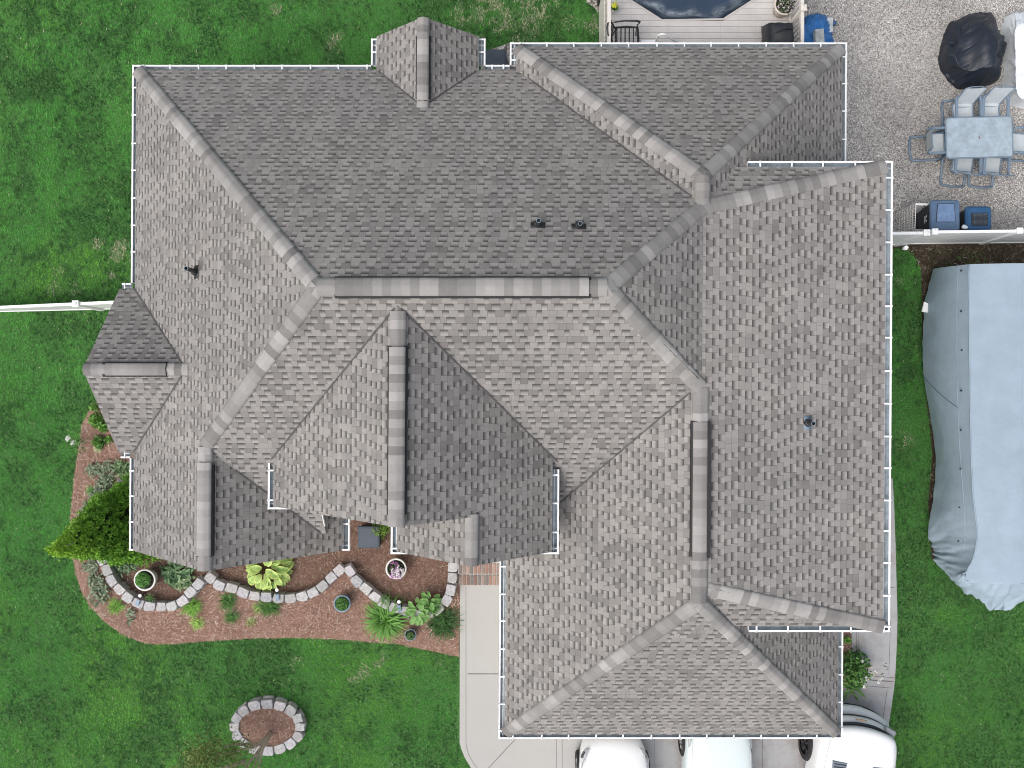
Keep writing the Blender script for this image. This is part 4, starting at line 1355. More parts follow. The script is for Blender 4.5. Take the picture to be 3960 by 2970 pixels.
# ================================================================== DECK AND POOL
ZD = 1.22
DX0, DX1 = P(2337, 0, ZD).x, P(3096, 0, ZD).x
DY0, DY1 = P(0, 310, ZD).y, P(0, -260, ZD).y
OCT = [tuple(P(x, y, ZD)[:2]) for x, y in ((2560, 76), (2796, 72), (3025, -75), (3025, -210), (2796, -360), (2560, -360), (2330, -210), (2330, -70))]
def oct_span(y):
    xs = []
    for i in range(8):
        (x1, y1), (x2, y2) = OCT[i], OCT[(i + 1) % 8]
        if (y1 > y) != (y2 > y): xs.append(x1 + (x2 - x1) * (y - y1) / (y2 - y1))
    return (min(xs), max(xs)) if len(xs) >= 2 else None
deck = thing('pool_deck', 'pale composite deck around a covered pool behind the house', 'deck', (0, 0, 0))
m = MB(); BW = .1545; rngd = np.random.RandomState(3)
yy = DY0; cuts = sorted(set([OCT[0][1], OCT[1][1]]))
while yy < DY1:
    y0, y1 = yy + .004, min(yy + BW - .004, DY1)
    g = rngd.uniform(.47, .53); col = (g * 1.0, g * .965, g * .935)
    e = .07
    s0, s1 = oct_span(y0), oct_span(y1)
    def slab(xa0, xa1, xb0, xb1):
        m.add([(xa0, y0, ZD - .03), (xb0, y0, ZD - .03), (xb1, y1, ZD - .03), (xa1, y1, ZD - .03), (xa0, y0, ZD), (xb0, y0, ZD), (xb1, y1, ZD), (xa1, y1, ZD)],
              [(3, 2, 1, 0), (4, 5, 6, 7), (0, 1, 5, 4), (1, 2, 6, 5), (2, 3, 7, 6), (3, 0, 4, 7)], col)
    if s1 is None: slab(DX0, DX0, DX1, DX1)
    else:
        mid = (OCT[0][0] + OCT[1][0]) / 2
        q0 = s0 or (OCT[0][0], OCT[1][0])
        if q0[0] > DX0 or s1[0] > DX0: slab(DX0, DX0, max(DX0 + .01, q0[0]), max(DX0 + .01, s1[0]))
        if q0[1] < DX1: slab(min(q0[1], DX1 - .01), min(s1[1], DX1 - .01), DX1, DX1)
    yy += BW
m.build('deck_boards', M['deck'], deck)
m = MB()
for jx in np.arange(DX0 + .25, DX1, .46):
    for r in range(60):
        y = DY0 + r * BW
        if y > DY1: break
        sp_ = oct_span(y)
        for f in (.3, .7):
            yv = y + BW * f
            if sp_ and sp_[0] - .1 < jx < sp_[1] + .1: continue
            m.add([(jx - .006, yv - .006, ZD + .002), (jx + .006, yv - .006, ZD + .002), (jx + .006, yv + .006, ZD + .002), (jx - .006, yv + .006, ZD + .002)], [(0, 1, 2, 3)])
m.build('deck_screws', M['joint'], deck)
m = MB(); m.box(((DX0 + DX1) / 2, DY0 + .02, .6), (DX1 - DX0, .03, 1.16)); m.box((DX0 + .02, (DY0 + DY1) / 2, .6), (.03, DY1 - DY0, 1.16)); m.box((DX1 - .02, (DY0 + DY1) / 2, .6), (.03, DY1 - DY0, 1.16))
m.build('skirt', M['post'], deck)
m = MB()                                                     # trim boards round the opening
for i in range(8):
    p, q = Vector((*OCT[i], 0)), Vector((*OCT[(i + 1) % 8], 0))
    t_ = (q - p).normalized(); o_ = Vector((t_.y, -t_.x, 0))
    cc = Vector((sum(x for x, _ in OCT) / 8, sum(y for _, y in OCT) / 8, 0))
    if o_.dot(p - cc) < 0: o_ = -o_
    m.add([(p - o_ * .005 - t_ * .0)[:2] + (ZD + .012,), (q - o_ * .005)[:2] + (ZD + .012,), (q + o_ * .045 + t_ * .018)[:2] + (ZD + .012,), (p + o_ * .045 - t_ * .018)[:2] + (ZD + .012,)], [(0, 1, 2, 3)], (.44, .42, .40))
    m.add([(p - o_ * .005)[:2] + (ZD + .012,), (q - o_ * .005)[:2] + (ZD + .012,), (q - o_ * .005)[:2] + (ZD - .25,), (p - o_ * .005)[:2] + (ZD - .25,)], [(0, 1, 2, 3)], (.44, .42, .40))
m.build('opening_trim', M['deck'], deck)
def railing(name_x, y0, y1, posts, bal=True):
    m = MB(); m.box((name_x, (y0 + y1) / 2, ZD + .90), (.085, y1 - y0, .04)); m.build('top_rail', M['post'], deck)
    m = MB(); m.box((name_x, (y0 + y1) / 2, ZD + .10), (.045, y1 - y0, .08)); m.box((name_x, (y0 + y1) / 2, ZD + .80), (.035, y1 - y0, .08)); m.build('lower_rail', M['post'], deck)
    n = int((y1 - y0) / .135)
    m = MB()
    for i in range(n): m.box((name_x, y0 + (i + .5) * (y1 - y0) / n, ZD + .46), (.036, .036, .72))
    m.build('balusters', M['post'], deck)
    for y in posts:
        m = MB(); m.box((name_x, y, ZD + .5), (.105, .105, 1.0)); o = m.build('post', M['post'], deck)
        m = MB(); m.box((name_x, y, ZD + 1.01), (.15, .15, .04), bev=.01); m.box((name_x, y, ZD + 1.04), (.11, .11, .03), tap=.5); m.build('cap', M['post'], o)
railing(P(2355, 0, ZD + .9).x, DY0, DY1, [DY1])
rx = P(3102, 0, ZD + .9).x
railing(rx, DY0, DY1, [P(0, 30, ZD + 1.0).y])
m = MB()                                                      # pool wall under the deck opening
m.prism([(x * 1.0, y) for x, y in OCT][::-1], .0, .70); pw = m.build('pool_wall', M['castblack'], deck)

def pool_cover():
    t = thing('pool_cover', 'dark blue vinyl winter cover sagging in the deck opening', 'pool cover', (0, 0, 0))
    cx, cy = sum(x for x, _ in OCT) / 8, sum(y for _, y in OCT) / 8
    n, mrad = 160, 40
    V, C = [], []
    per = []
    for i in range(n):
        f = i / n * 8; k = int(f); u = f - k
        (x1, y1), (x2, y2) = OCT[k], OCT[(k + 1) % 8]
        per.append((x1 + (x2 - x1) * u, y1 + (y2 - y1) * u))
    F = []
    for j in range(mrad + 1):
        r = 1 - (j / mrad) ** 1.3
        for i, (x, y) in enumerate(per):
            px_, py_ = cx + (x - cx) * r * .997, cy + (y - cy) * r * .997
            dd = (1 - r)
            z = ZD - .03 - .42 * min(1, dd / .22) ** .8 - .08 * max(0, dd - .22)
            z += .05 * (float(fbm(px_, py_, 1.3, 0)) - .5) * min(1, dd * 8)
            V.append((px_, py_, z))
            wob = .05 * math.sin(i * .21) + .04 * math.sin(i * .57 + 1)
            band = math.exp(-((dd - .20 - wob) / .075) ** 2)
            flatb = 1.0 if dd > .29 + wob else max(0, (dd - .02) / .5)
            C.append((band, min(1, flatb), 0))
    for j in range(mrad):
        for i in range(n):
            F.append((j * n + i, j * n + (i + 1) % n, (j + 1) * n + (i + 1) % n, (j + 1) * n + i))
    fast('cover', np.array(V), np.array(F), np.array(C), M['poolcover'], t, True)
pool_cover()

# cast metal arm chair ----------------------------------------------
def cast_chair():
    c = P(2424, 148, ZD + .45)
    t = thing('patio_chair', 'black cast metal armchair with slatted seat on the pool deck', 'chair', (c.x, c.y, ZD))
    # faces east: x forward, y left
    m = MB()
    for i in range(6):
        x = -.25 + i * .105
        m.tube([(x, -.26, .44), (x, 0, .425), (x, .26, .44)], .017, 6)
    m.tube([(-.29, -.28, .44), (.29, -.28, .44), (.31, 0, .43), (.29, .28, .44), (-.29, .27, .44), (-.29, -.28, .44)], .02, 6)
    m.tube([(-.28, .27, .45), (0, .285, .475), (.27, .27, .45)], .022, 6)
    m.tube([(-.28, -.27, .45), (0, -.285, .475), (.27, -.27, .45)], .022, 6)
    m.build('seat', M['castblack'], t)
    m = MB()
    arc = lambda z, y: (-.30 - (z - .44) * .42 - .05 * math.cos(y / .27 * PI / 2), y, z)
    for y in np.linspace(-.25, .25, 9):
        m.tube([arc(z, y) for z in np.linspace(.46, .93 - .22 * (y / .27) ** 2 * .6, 5)], .010, 5)
    for k in range(-4, 5):
        m.tube([arc(.5 + i * .11, max(-.25, min(.25, k * .07 + i * .06))) for i in range(4)], .008, 5)
        m.tube([arc(.5 + i * .11, max(-.25, min(.25, k * .07 - i * .06))) for i in range(4)], .008, 5)
    m.tube([arc(z, y) for y, z in [(-.26, .44), (-.27, .65), (-.25, .82), (-.14, .93), (0, .97), (.14, .93), (.25, .82), (.27, .65), (.26, .44)]], .019, 8)
    m.build('backrest', M['castblack'], t)
    for sg in (-1, 1):
        m = MB()
        m.tube([(-.37, sg * .29, .67), (-.1, sg * .33, .68), (.22, sg * .33, .67), (.31, sg * .32, .64)], [.018, .022, .026, .022], 8)
        m.tube([(.24, sg * .325, .66), (.30, sg * .32, .58), (.25, sg * .30, .52), (.27, sg * .29, .44)], .016, 6)
        m.build('armrest', M['castblack'], t)
    for x, y in ((.26, .27), (.26, -.27), (-.27, .26), (-.27, -.26)):
        m = MB(); m.tube([(x, y, .44), (x * 1.06, y * 1.04, .2), (x * 1.18, y * 1.08, .0)], [.022, .018, .02], 7); m.build('leg', M['castblack'], t)
cast_chair()
pot('flower_pot', 'little pot with a single yellow bloom by the deck railing', (2373, 43), .085, .16, 'potwhite', (.09, .08, (.03, .10, .02), (.08, .2, .04), 120, .05, (0, .01)), [(0, .02, .05, 24, (.72, .72, .05), (.82, .80, .12), .05, .07)], z=ZD, rim=.012)
pot('flower_pot', 'large tan pot of small mauve flowers beside the deck rail', (3016, 44), .275, .36, 'pottan', (.25, .16, (.015, .02, .012), (.06, .10, .03), 500, .06, (0.02, 0)),
    [(.02, .0, .26, 70, (.40, .33, .42), (.62, .55, .62), .035, .08), (.18, -.04, .18, 40, (.42, .35, .44), (.66, .6, .66), .03, .06)], z=ZD)
def ladder():
    t = thing('pool_ladder', 'white resin pool ladder with arched handrail on the deck', 'ladder', (0, 0, 0))
    q = lambda x, y, z: P(x, y, ZD + z)
    for dy in (0, 62):
        m = MB()
        m.tube([q(2537, 164 + dy, .06), q(2540, 150 + dy, .55), q(2547, 136 + dy, .84), q(2560, 131 + dy, .92), q(2572, 133 + dy, .88), q(2600, 152 + dy, .55), q(2636, 178 + dy, .05)], .026, 10)
        m.build('handrail', M['white'], t, True)
    for k, z in enumerate((.05, -.2, -.45)):
        m = MB(); a, b = q(2479, 156, z), q(2538, 200, z)
        m.box(((a.x + b.x) / 2 + k * .16, (a.y + b.y) / 2, ZD + z + .02), (b.x - a.x, a.y - b.y, .05), bev=.015)
        m.build('step', M['white'], t)
ladder()
def grill():
    c = P(2976, 128, ZD)
    t = thing('covered_grill', 'barbecue grill under a black fitted cover by the deck rail', 'grill', c)
    rg = np.random.RandomState(8)
    tgt = lambda x, y, z: (P(x, y, ZD + z) - P(2976, 128, ZD))
    ring = lambda pts, z: [tuple(tgt(x, y, z)) for x, y in pts]
    # rings follow the lid: base on the deck, shoulders, ridge
    base = [(2945, 200), (2945, 104), (3052, 98), (3058, 200)]
    def dens(pts, n=10):
        o = []
        for i in range(4):
            p, q = pts[i], pts[(i + 1) % 4]
            o += [(p[0] + (q[0] - p[0]) * k / n, p[1] + (q[1] - p[1]) * k / n) for k in range(n)]
        return o
    rings = [(base, .02), ([(2950, 200), (2950, 103), (3054, 96), (3062, 200)], .45), ([(2966, 196), (2968, 92), (3060, 90), (3068, 196)], .92),
             ([(2980, 190), (2984, 88), (3066, 88), (3074, 190)], 1.08), ([(2990, 186), (2994, 96), (3064, 96), (3070, 186)], 1.12)]
    m = MB()
    R = []
    for k, (p, z) in enumerate(rings):
        R.append([(x + rg.uniform(-.012, .012), y + rg.uniform(-.012, .012), zz) for x, y, zz in ring(dens(p), z)])
    m.loft(R); o = m.build('fitted_cover', M['grillcover'], t, True)
    m = MB(); m.tube([tuple(tgt(3030, 108, 1.14)), tuple(tgt(3040, 106, 1.17)), tuple(tgt(3050, 109, 1.14))], .012, 6); m.build('handle', M['castblack'], t)
    m = MB(); m.tube([tuple(tgt(2984, 131, 1.128)), tuple(tgt(3010, 122, 1.135)), tuple(tgt(3034, 112, 1.14)), tuple(tgt(3066, 112, 1.13))], [.006, .022, .02, .008], 6); m.build('fold', M['grillcover'], t, True)
grill()

# blue tarp heap and what lies on it ---------------------------------
def wrinkled(name, parent, outline, top, z0, ztop, mat, seed, amp=.03, rows=14, profile=.5, dens=14, freq=5.0, cap_rows=10, ang=.6):
    """draped sheet: outline (ground polygon, world xy), top polygon (same count), lofted with fold noise"""
    n = len(outline)
    def densify(poly):
        o = []
        for i in range(n):
            p, q = poly[i], poly[(i + 1) % n]
            for k in range(dens): o.append((p[0] + (q[0] - p[0]) * k / dens, p[1] + (q[1] - p[1]) * k / dens))
        return o
    A, B = densify(outline), densify(top)
    # soften corners
    def soft(p, it=3):
        for _ in range(it):
            p = [((p[i - 1][0] + 2 * p[i][0] + p[(i + 1) % len(p)][0]) / 4, (p[i - 1][1] + 2 * p[i][1] + p[(i + 1) % len(p)][1]) / 4) for i in range(len(p))]
        return p
    A, B = soft(A), soft(B)
    zt = ztop if callable(ztop) else (lambda x, y: ztop)
    cB = (sum(p[0] for p in B) / len(B), sum(p[1] for p in B) / len(B))
    V = []
    N = len(A)
    ks = np.arange(N)
    for r in range(rows + 1):
        s = r / rows
        e = s ** profile
        for i in range(N):
            x = A[i][0] + (B[i][0] - A[i][0]) * s; y = A[i][1] + (B[i][1] - A[i][1]) * s
            z = z0 + (zt(*B[i]) - z0) * e
            V.append((x, y, z))
    for r in range(1, cap_rows + 1):
        s = 1 - r / cap_rows * .985
        for i in range(N):
            x = cB[0] + (B[i][0] - cB[0]) * s; y = cB[1] + (B[i][1] - cB[1]) * s
            V.append((x, y, zt(x, y)))
    V = np.array(V)
    tot = rows + cap_rows
    F = np.array([(r * N + i, r * N + (i + 1) % N, (r + 1) * N + (i + 1) % N, (r + 1) * N + i) for r in range(tot) for i in range(N)])
    # folds run from the crest to the hem: noise along the perimeter, plus fine creases
    u = np.tile(ks / N * 40.0, tot + 1); rr = np.repeat(np.arange(tot + 1) / rows, N)
    capf = np.clip(1 - (rr - 1) * 3, 0, 1)
    fold = np.abs(fbm(u + rr * 2.2, rr * 1.6 + seed, freq * .12, seed % 4, 4) - .5) * 2
    ca_, sa_ = math.cos(ang), math.sin(ang)
    cre = np.abs(fbm((V[:, 0] * ca_ + V[:, 1] * sa_) * .38 + seed, (V[:, 1] * ca_ - V[:, 0] * sa_) * 1.5, freq, (seed + 1) % 4, 4) - .5) * 2
    cre = cre ** .7
    wgt = np.where(rr <= 1, .35 + .9 * np.sin(np.clip(rr, 0, 1) * PI), .35)
    dirx, diry = V[:, 0] - cB[0], V[:, 1] - cB[1]
    ln = np.sqrt(dirx ** 2 + diry ** 2) + 1e-6
    dsp = (fold - .4) * amp * 2.2 * wgt + (cre - .4) * amp * .9 * wgt
    V[:, 0] += dirx / ln * dsp * (rr <= 1.02); V[:, 1] += diry / ln * dsp * (rr <= 1.02)
    V[:, 2] += np.where(rr > 0.05, (cre - .5) * amp * 1.0 + (fold - .4) * amp * .5 * capf, 0)
    return fast(name, V, F, np.ones_like(V), mat, parent, True)

def tarp():
    t = thing('tarp_heap', 'crumpled bright blue poly tarp heaped on the gravel by the deck', 'tarp', (0, 0, 0))
    out = px((3060, 205), (3078, 92), (3124, 62), (3165, 54), (3196, 70), (3212, 118), (3224, 190), (3215, 230))
    top = px((3085, 190), (3098, 100), (3130, 78), (3160, 72), (3180, 86), (3190, 125), (3198, 185), (3190, 215), z=.45)
    wrinkled('sheet', t, out, top, .02, lambda x, y: .45 + .12 * (float(fbm(x, y, 2.2, 1)) - .5), M['bluetarp'], 5, .045, 14, .45, 20, 6, 14)
tarp()
m = MB(); c = P(3167, 146, .62); m.box((0, 0, 0), (.24, .42, .14), bev=.012, col=(.36, .40, .41)); o = m.build('block', M['rock']); o.location = c; o.rotation_euler = (0.06, 0, .10)
tag(o, 'grey weathered block weighing down the blue tarp', 'block')
m = MB(); m.box((0, 0, 0), (.20, .40, .05), bev=.006, col=(.44, .48, .50)); o = m.build('board', M['rock']); o.location = P(3207, 97, .22); o.rotation_euler = (0, .1, .02)
tag(o, 'pale grey board sticking out from under the blue tarp', 'board')
m = MB(); m.lathe([(.001, 0), (.06, .0), (.07, .05), (.05, .10), (.001, .11)], n=14); o = m.build('bucket_lid', M['bindeep'], None, True); o.location = P(3222, 93, .1)
tag(o, 'small dark blue round thing beside the pale board', 'lid')

# black and white furniture covers -----------------------------------
def covers():
    t = thing('covered_furniture', 'bulky patio furniture under a wrinkled black cover on gravel', 'covered furniture', (0, 0, 0))
    k = 3.687
    z3 = lambda L: [(3580 + x / k, y / k) for x, y in L]
    out = px(*z3([(330, 340), (560, 215), (760, 180), (905, 188), (960, 260), (1010, 480), (1060, 800), (1010, 1060), (965, 1190), (700, 1290), (430, 1278), (300, 1180), (200, 1020), (172, 850), (210, 640), (250, 470)]))
    top = px(*z3([(600, 420), (700, 320), (780, 250), (880, 250), (930, 330), (985, 520), (1010, 760), (1000, 900), (960, 960), (850, 980), (700, 980), (590, 930), (520, 850), (500, 740), (510, 620), (550, 500)]), z=.95)
    cx, cy = P(3580 + 900 / k, 700 / k, .95)[:2]
    def zt(x, y):
        dx, dy = (x - cx) / .32, (y - cy) / .62
        return .70 + .42 * (1 / (1 + (dx * dx + dy * dy) ** 2)) 
    wrinkled('cover', t, out, top, .02, zt, M['blackcover'], 9, .10, 30, .55, 16, 2.0, 22)
    t = thing('covered_furniture', 'large patio set under a white sheet cover at the right edge', 'covered furniture', (0, 0, 0))
    out = px(*z3([(1130, 240), (1230, 205), (1420, 185), (1900, 190), (2300, 300), (2320, 1400), (1900, 1590), (1560, 1600), (1380, 1570), (1180, 1520), (1110, 1480), (1065, 1220), (1100, 1000), (1085, 860), (1075, 640), (1062, 420)]))
    top = px(*z3([(1330, 330), (1400, 290), (1500, 280), (1850, 290), (2150, 380), (2150, 1250), (1850, 1420), (1600, 1440), (1480, 1420), (1380, 1390), (1330, 1330), (1300, 1150), (1310, 1000), (1300, 850), (1290, 640), (1290, 450)]), z=.9)
    wrinkled('cover', t, out, top, .02, lambda x, y: .95 + .10 * math.sin(x * 2.2 + .4), M['whitecover'], 14, .085, 24, .5, 14, 2.6, 18)
covers()

# patio table and sling chairs ---------------------------------------
def table():
    t = thing('patio_table', 'rectangular frosted glass patio table with umbrella hole', 'table', (*P(3787, 531, .72)[:2], 0), math.radians(1.5))
    L, W = 1.79, 1.10
    def rr(l, w, r, n=6):
        o = []
        for cx, cy, a0 in ((l - r, w - r, 0), (-l + r, w - r, PI / 2), (-l + r, -w + r, PI), (l - r, -w + r, 1.5 * PI)):
            o += [(cx + r * math.cos(a0 + k * PI / 2 / n), cy + r * math.sin(a0 + k * PI / 2 / n)) for k in range(n + 1)]
        return o
    m = MB(); m.prism(rr(L / 2 - .02, W / 2 - .02, .07), .705, .722); m.build('glass_top', M['tableglass'], t)
    p = rr(L / 2 - .012, W / 2 - .012, .08); m = MB(); m.tube([(x, y, .715) for x, y in p + p[:2]], .019, 8, cap=False); m.build('rim', M['frame'], t, True)
    m = MB(); m.lathe([(.028, .725), (.022, .726), (.020, .70)], n=16); m.build('umbrella_hole', M['bark'], t)
    m = MB(); m.lathe([(.0195, .7235), (.001, .7235)], n=16); m.build('hole_shadow', M['castblack'], t)
    for sx in (-1, 1):
        for sy in (-1, 1):
            m = MB(); m.tube([(sx * (L / 2 - .08), sy * (W / 2 - .08), .69), (sx * (L / 2 - .20), sy * (W / 2 - .18), .4), (sx * (L / 2 - .17), sy * (W / 2 - .15), 0)], .022, 8); m.build('leg', M['frame'], t, True)
table()
def sling_chair():
    """faces +y; origin on the ground under the seat centre"""
    t = thing('sling_chair', 'x', 'chair', (0, 0, 0), 0, 'sling chairs around the patio table')
    w = .27
    path = [(.25, .40), (.20, .425), (.0, .40), (-.17, .385), (-.245, .42), (-.29, .55), (-.35, .75), (-.43, 1.0)]
    m = MB()
    rows = []
    for y, z in path:
        rows.append([(x, y, z - .012 * (1 - (x / w) ** 2)) for x in np.linspace(-w + .015, w - .015, 7)])
    for i in range(len(rows) - 1):
        for k in range(6):
            m.add([rows[i][k], rows[i][k + 1], rows[i + 1][k + 1], rows[i + 1][k]], [(0, 1, 2, 3)])
    m.build('sling', M['sling'], t, True)
    m = MB()
    for sg in (-1, 1):
        m.tube([(sg * w, y, z) for y, z in path], .020, 8)
    m.tube([(-w, -.43, 1.0), (-w * .5, -.455, 1.03), (w * .5, -.455, 1.03), (w, -.43, 1.0)], .014, 8)
    m.tube([(-w, .25, .40), (w, .25, .40)], .014, 8)
    m.tube([(-w, -.17, .37), (w, -.17, .37)], .013, 8)
    m.build('seat_frame', M['frame'], t, True)
    for sg in (-1, 1):
        m = MB(); x = sg * (w + .06)
        m.tube([(sg * w, -.36, .70), (x, -.30, .655), (x, -.10, .66), (x, .22, .64), (x, .30, .58), (x, .31, .45), (x, .28, .10), (x, .20, .02), (x, -.2, .02), (x * .96, -.46, .02)], .033, 8)
        m.tube([(sg * w, .10, .395), (x, .14, .33), (x, .28, .28)], .014, 6)
        m.build('side_frame', M['frame'], t, True)
        m = MB(); m.box((x, -.03, .682), (.062, .46, .018), bev=.006); m.build('armrest', M['frame'], t)
    m = MB(); m.tube([(-(w + .06) * .96, -.46, .02), (0, -.50, .02), ((w + .06) * .96, -.46, .02)], .033, 8); m.build('base_bar', M['frame'], t, True)
    return t
SC = [((3724, 437), PI + .03, 'sling chair at the far side of the patio table, nearer the black cover'),
      ((3826, 435), PI - .02, 'sling chair at the far side of the patio table, touching the white cover'),
      ((3618, 555), -PI / 2 + .05, 'sling chair alone at the left end of the patio table'),
      ((3722, 636), -.10, 'sling chair on the near side of the table, left of its neighbour'),
      ((3830, 640), -.06, 'sling chair on the near side of the table, right of its neighbour'),
      ((3944, 555), PI / 2 - .08, 'sling chair cut by the right edge at the table end')]
c0 = sling_chair()
for i, (q, rz, lb) in enumerate(SC):
    p = P(*q, .42); p.z = .012
    if i == 0: c0.location = p; c0.rotation_euler = (0, 0, rz); c0['label'] = lb
    else: dup(c0, p, rz, lb)

# bins and wire basket ------------------------------------------------
def big_bin():
    c = P(3658, 832, 1.10)
    t = thing('rubbish_bin', 'large slate blue wheeled bin with a raised lid panel', 'bin', (c.x, c.y, 0))
    w, d, h = .76, .80, 1.06
    m = MB()
    def rect(w, d, z, r=.07):
        o = []
        for cx, cy, a0 in ((w / 2 - r, d / 2 - r, 0), (-w / 2 + r, d / 2 - r, PI / 2), (-w / 2 + r, -d / 2 + r, PI), (w / 2 - r, -d / 2 + r, 1.5 * PI)):
            o += [(cx + r * math.cos(a0 + k * PI / 8), cy + r * math.sin(a0 + k * PI / 8), z) for k in range(5)]
        return o
    m.loft([rect(.52, .52, .06), rect(.64, .66, .6), rect(.70, .74, h - .06)]); m.build('body', M['bindark'], t)
    m = MB(); m.loft([rect(w, d, h - .05), rect(w, d, h), rect(w - .05, d - .05, h + .03)]); 
    m.build('lid', M['binblue'], t)
    m = MB(); q = [(-.245, -.17), (.245, -.17), (.205, .29), (-.205, .29)]
    m.prism(q, h + .028, h + .048); ln = m.build('lid_panel', M['binlid'], t)
    m = MB()
    for a, b in zip(q, q[1:] + q[:1]): m.tube([(a[0] * 1.04, a[1] * 1.02, h + .034), (b[0] * 1.04, b[1] * 1.02, h + .034)], .010, 5)
    m.build('panel_groove', M['bindark'], t)
    m = MB(); m.tube([(-.28, -.42, h - .06), (-.26, -.46, h - .06), (.26, -.46, h - .06), (.28, -.42, h - .06)], .02, 8); m.build('handle', M['bindark'], t)
    for sg in (-1, 1):
        m = MB(); m.tube([(sg * .24, -.30, .12), (sg * .31, -.30, .12)], .12, 16); m.build('wheel', M['tyre'], t)
    # moulded white emblem on the side: two curved strokes over three short bars
    m = MB()
    X = lambda y, z: (-.335 - .06 * (z - .6) / .46 - .006, y, z)
    m.add([X(-.02, .84), X(.04, .84), X(.06, .90), X(.0, .88)], [(0, 1, 2, 3)]); m.add([X(-.12, .84), X(-.06, .84), X(-.08, .90), X(-.11, .89)], [(0, 1, 2, 3)])
    for z in (.80, .77, .74): m.add([X(-.14, z - .010), X(.05, z - .010), X(.05, z + .008), X(-.14, z + .008)], [(0, 1, 2, 3)])
    m.build('emblem', M['white'], t)
    m = MB(); m.lathe([(.001, 0), (.05, .01), (.06, .06), (.035, .13), (.001, .15)], n=12); o = m.build('plastic_bag', M['whitecover'], None, True)
    o.location = P(3720, 875, .98); o.rotation_euler = (.6, .7, .2); tag(o, 'pale crumpled plastic bag stuck between the two bins', 'bag')
big_bin()
def small_bin():
    c = P(3786, 844, .92)
    t = thing('rubbish_bin', 'smaller deep blue bin with a black slotted grate on its lid', 'bin', (c.x, c.y, 0))
    def rect(w, d, z, r=.10):
        o = []
        for cx, cy, a0 in ((w / 2 - r, d / 2 - r, 0), (-w / 2 + r, d / 2 - r, PI / 2), (-w / 2 + r, -d / 2 + r, PI), (w / 2 - r, -d / 2 + r, 1.5 * PI)):
            o += [(cx + r * math.cos(a0 + k * PI / 8), cy + r * math.sin(a0 + k * PI / 8), z) for k in range(5)]
        return o
    h = .90
    m = MB(); m.loft([rect(.46, .44, .05), rect(.58, .56, .5), rect(.60, .58, h - .05)]); m.build('body', M['bindark'], t)
    m = MB(); m.loft([rect(.68, .64, h - .05), rect(.68, .64, h - .01), rect(.60, .55, h + .04)]); m.build('lid', M['bindeep'], t)
    g = MB(); g.box((-.0, -.03, h + .041), (.44, .34, .012)); gr = g.build('grate', M['castblack'], t)
    m = MB()
    for i in range(11):
        y = -.18 + i * .030
        for j in range(3):
            x = -.135 + j * .135 + (.03 if i % 2 else -.01)
            m.box((x, y, h + .048), (.115, .0045, .004))
    m.build('grate_bars', M['frame'], gr)
    for sg in (-1, 1):
        m = MB(); m.tube([(sg * .2, -.26, .10), (sg * .27, -.26, .10)], .10, 16); m.build('wheel', M['tyre'], t)
small_bin()
def basket():
    c = P(3534, 852, .35)
    t = thing('wire_basket', 'white wire basket rack leaning near the gate', 'basket', (c.x, c.y, 0), -.04)
    m = MB()
    w, d, h = .42, .70, .80
    n = 7
    for i in range(n + 1):
        x = -w / 2 + w * i / n
        m.tube([(x, -d / 2, .02), (x, d / 2, .02)], .0085, 4); m.tube([(x, d / 2, .02), (x, d / 2, h)], .0085, 4); m.tube([(x, -d / 2, .02), (x, -d / 2, h)], .0085, 4)
    for i in range(12):
        y = -d / 2 + d * i / 11
        m.tube([(-w / 2, y, h * .0 + .02), (w / 2, y, .02)], .0085, 4)
        for sg in (-1, 1): m.tube([(sg * w / 2, y, .02), (sg * w / 2, y, h)], .0085, 4)
    for k in range(7):
        z = .02 + (h - .02) * k / 6
        m.tube([(-w / 2, -d / 2, z), (w / 2, -d / 2, z), (w / 2, d / 2, z), (-w / 2, d / 2, z), (-w / 2, -d / 2, z)], .0085, 4)
    m.build('mesh', M['wire'], t)
    m = MB(); m.box((0, d / 2 - .03, h), (w + .02, .05, .014), bev=.004); m.tube([(-w / 2, -d / 2, h), (-w / 2, d / 2, h)], .011, 6); m.tube([(w / 2, -d / 2, h), (w / 2, d / 2, h)], .011, 6)
    m.build('rim', M['white'], t)
basket()
m = MB(); m.lathe([(.055, 0), (.06, .12), (.052, .13), (.05, .11), (.001, .10)], n=20); o = m.build('pipe_cap', M['rock'], None, True); o.location = P(3496, 961, 0)
tag(o, 'small round pale cleanout pipe in the soil below the gate', 'pipe cap')

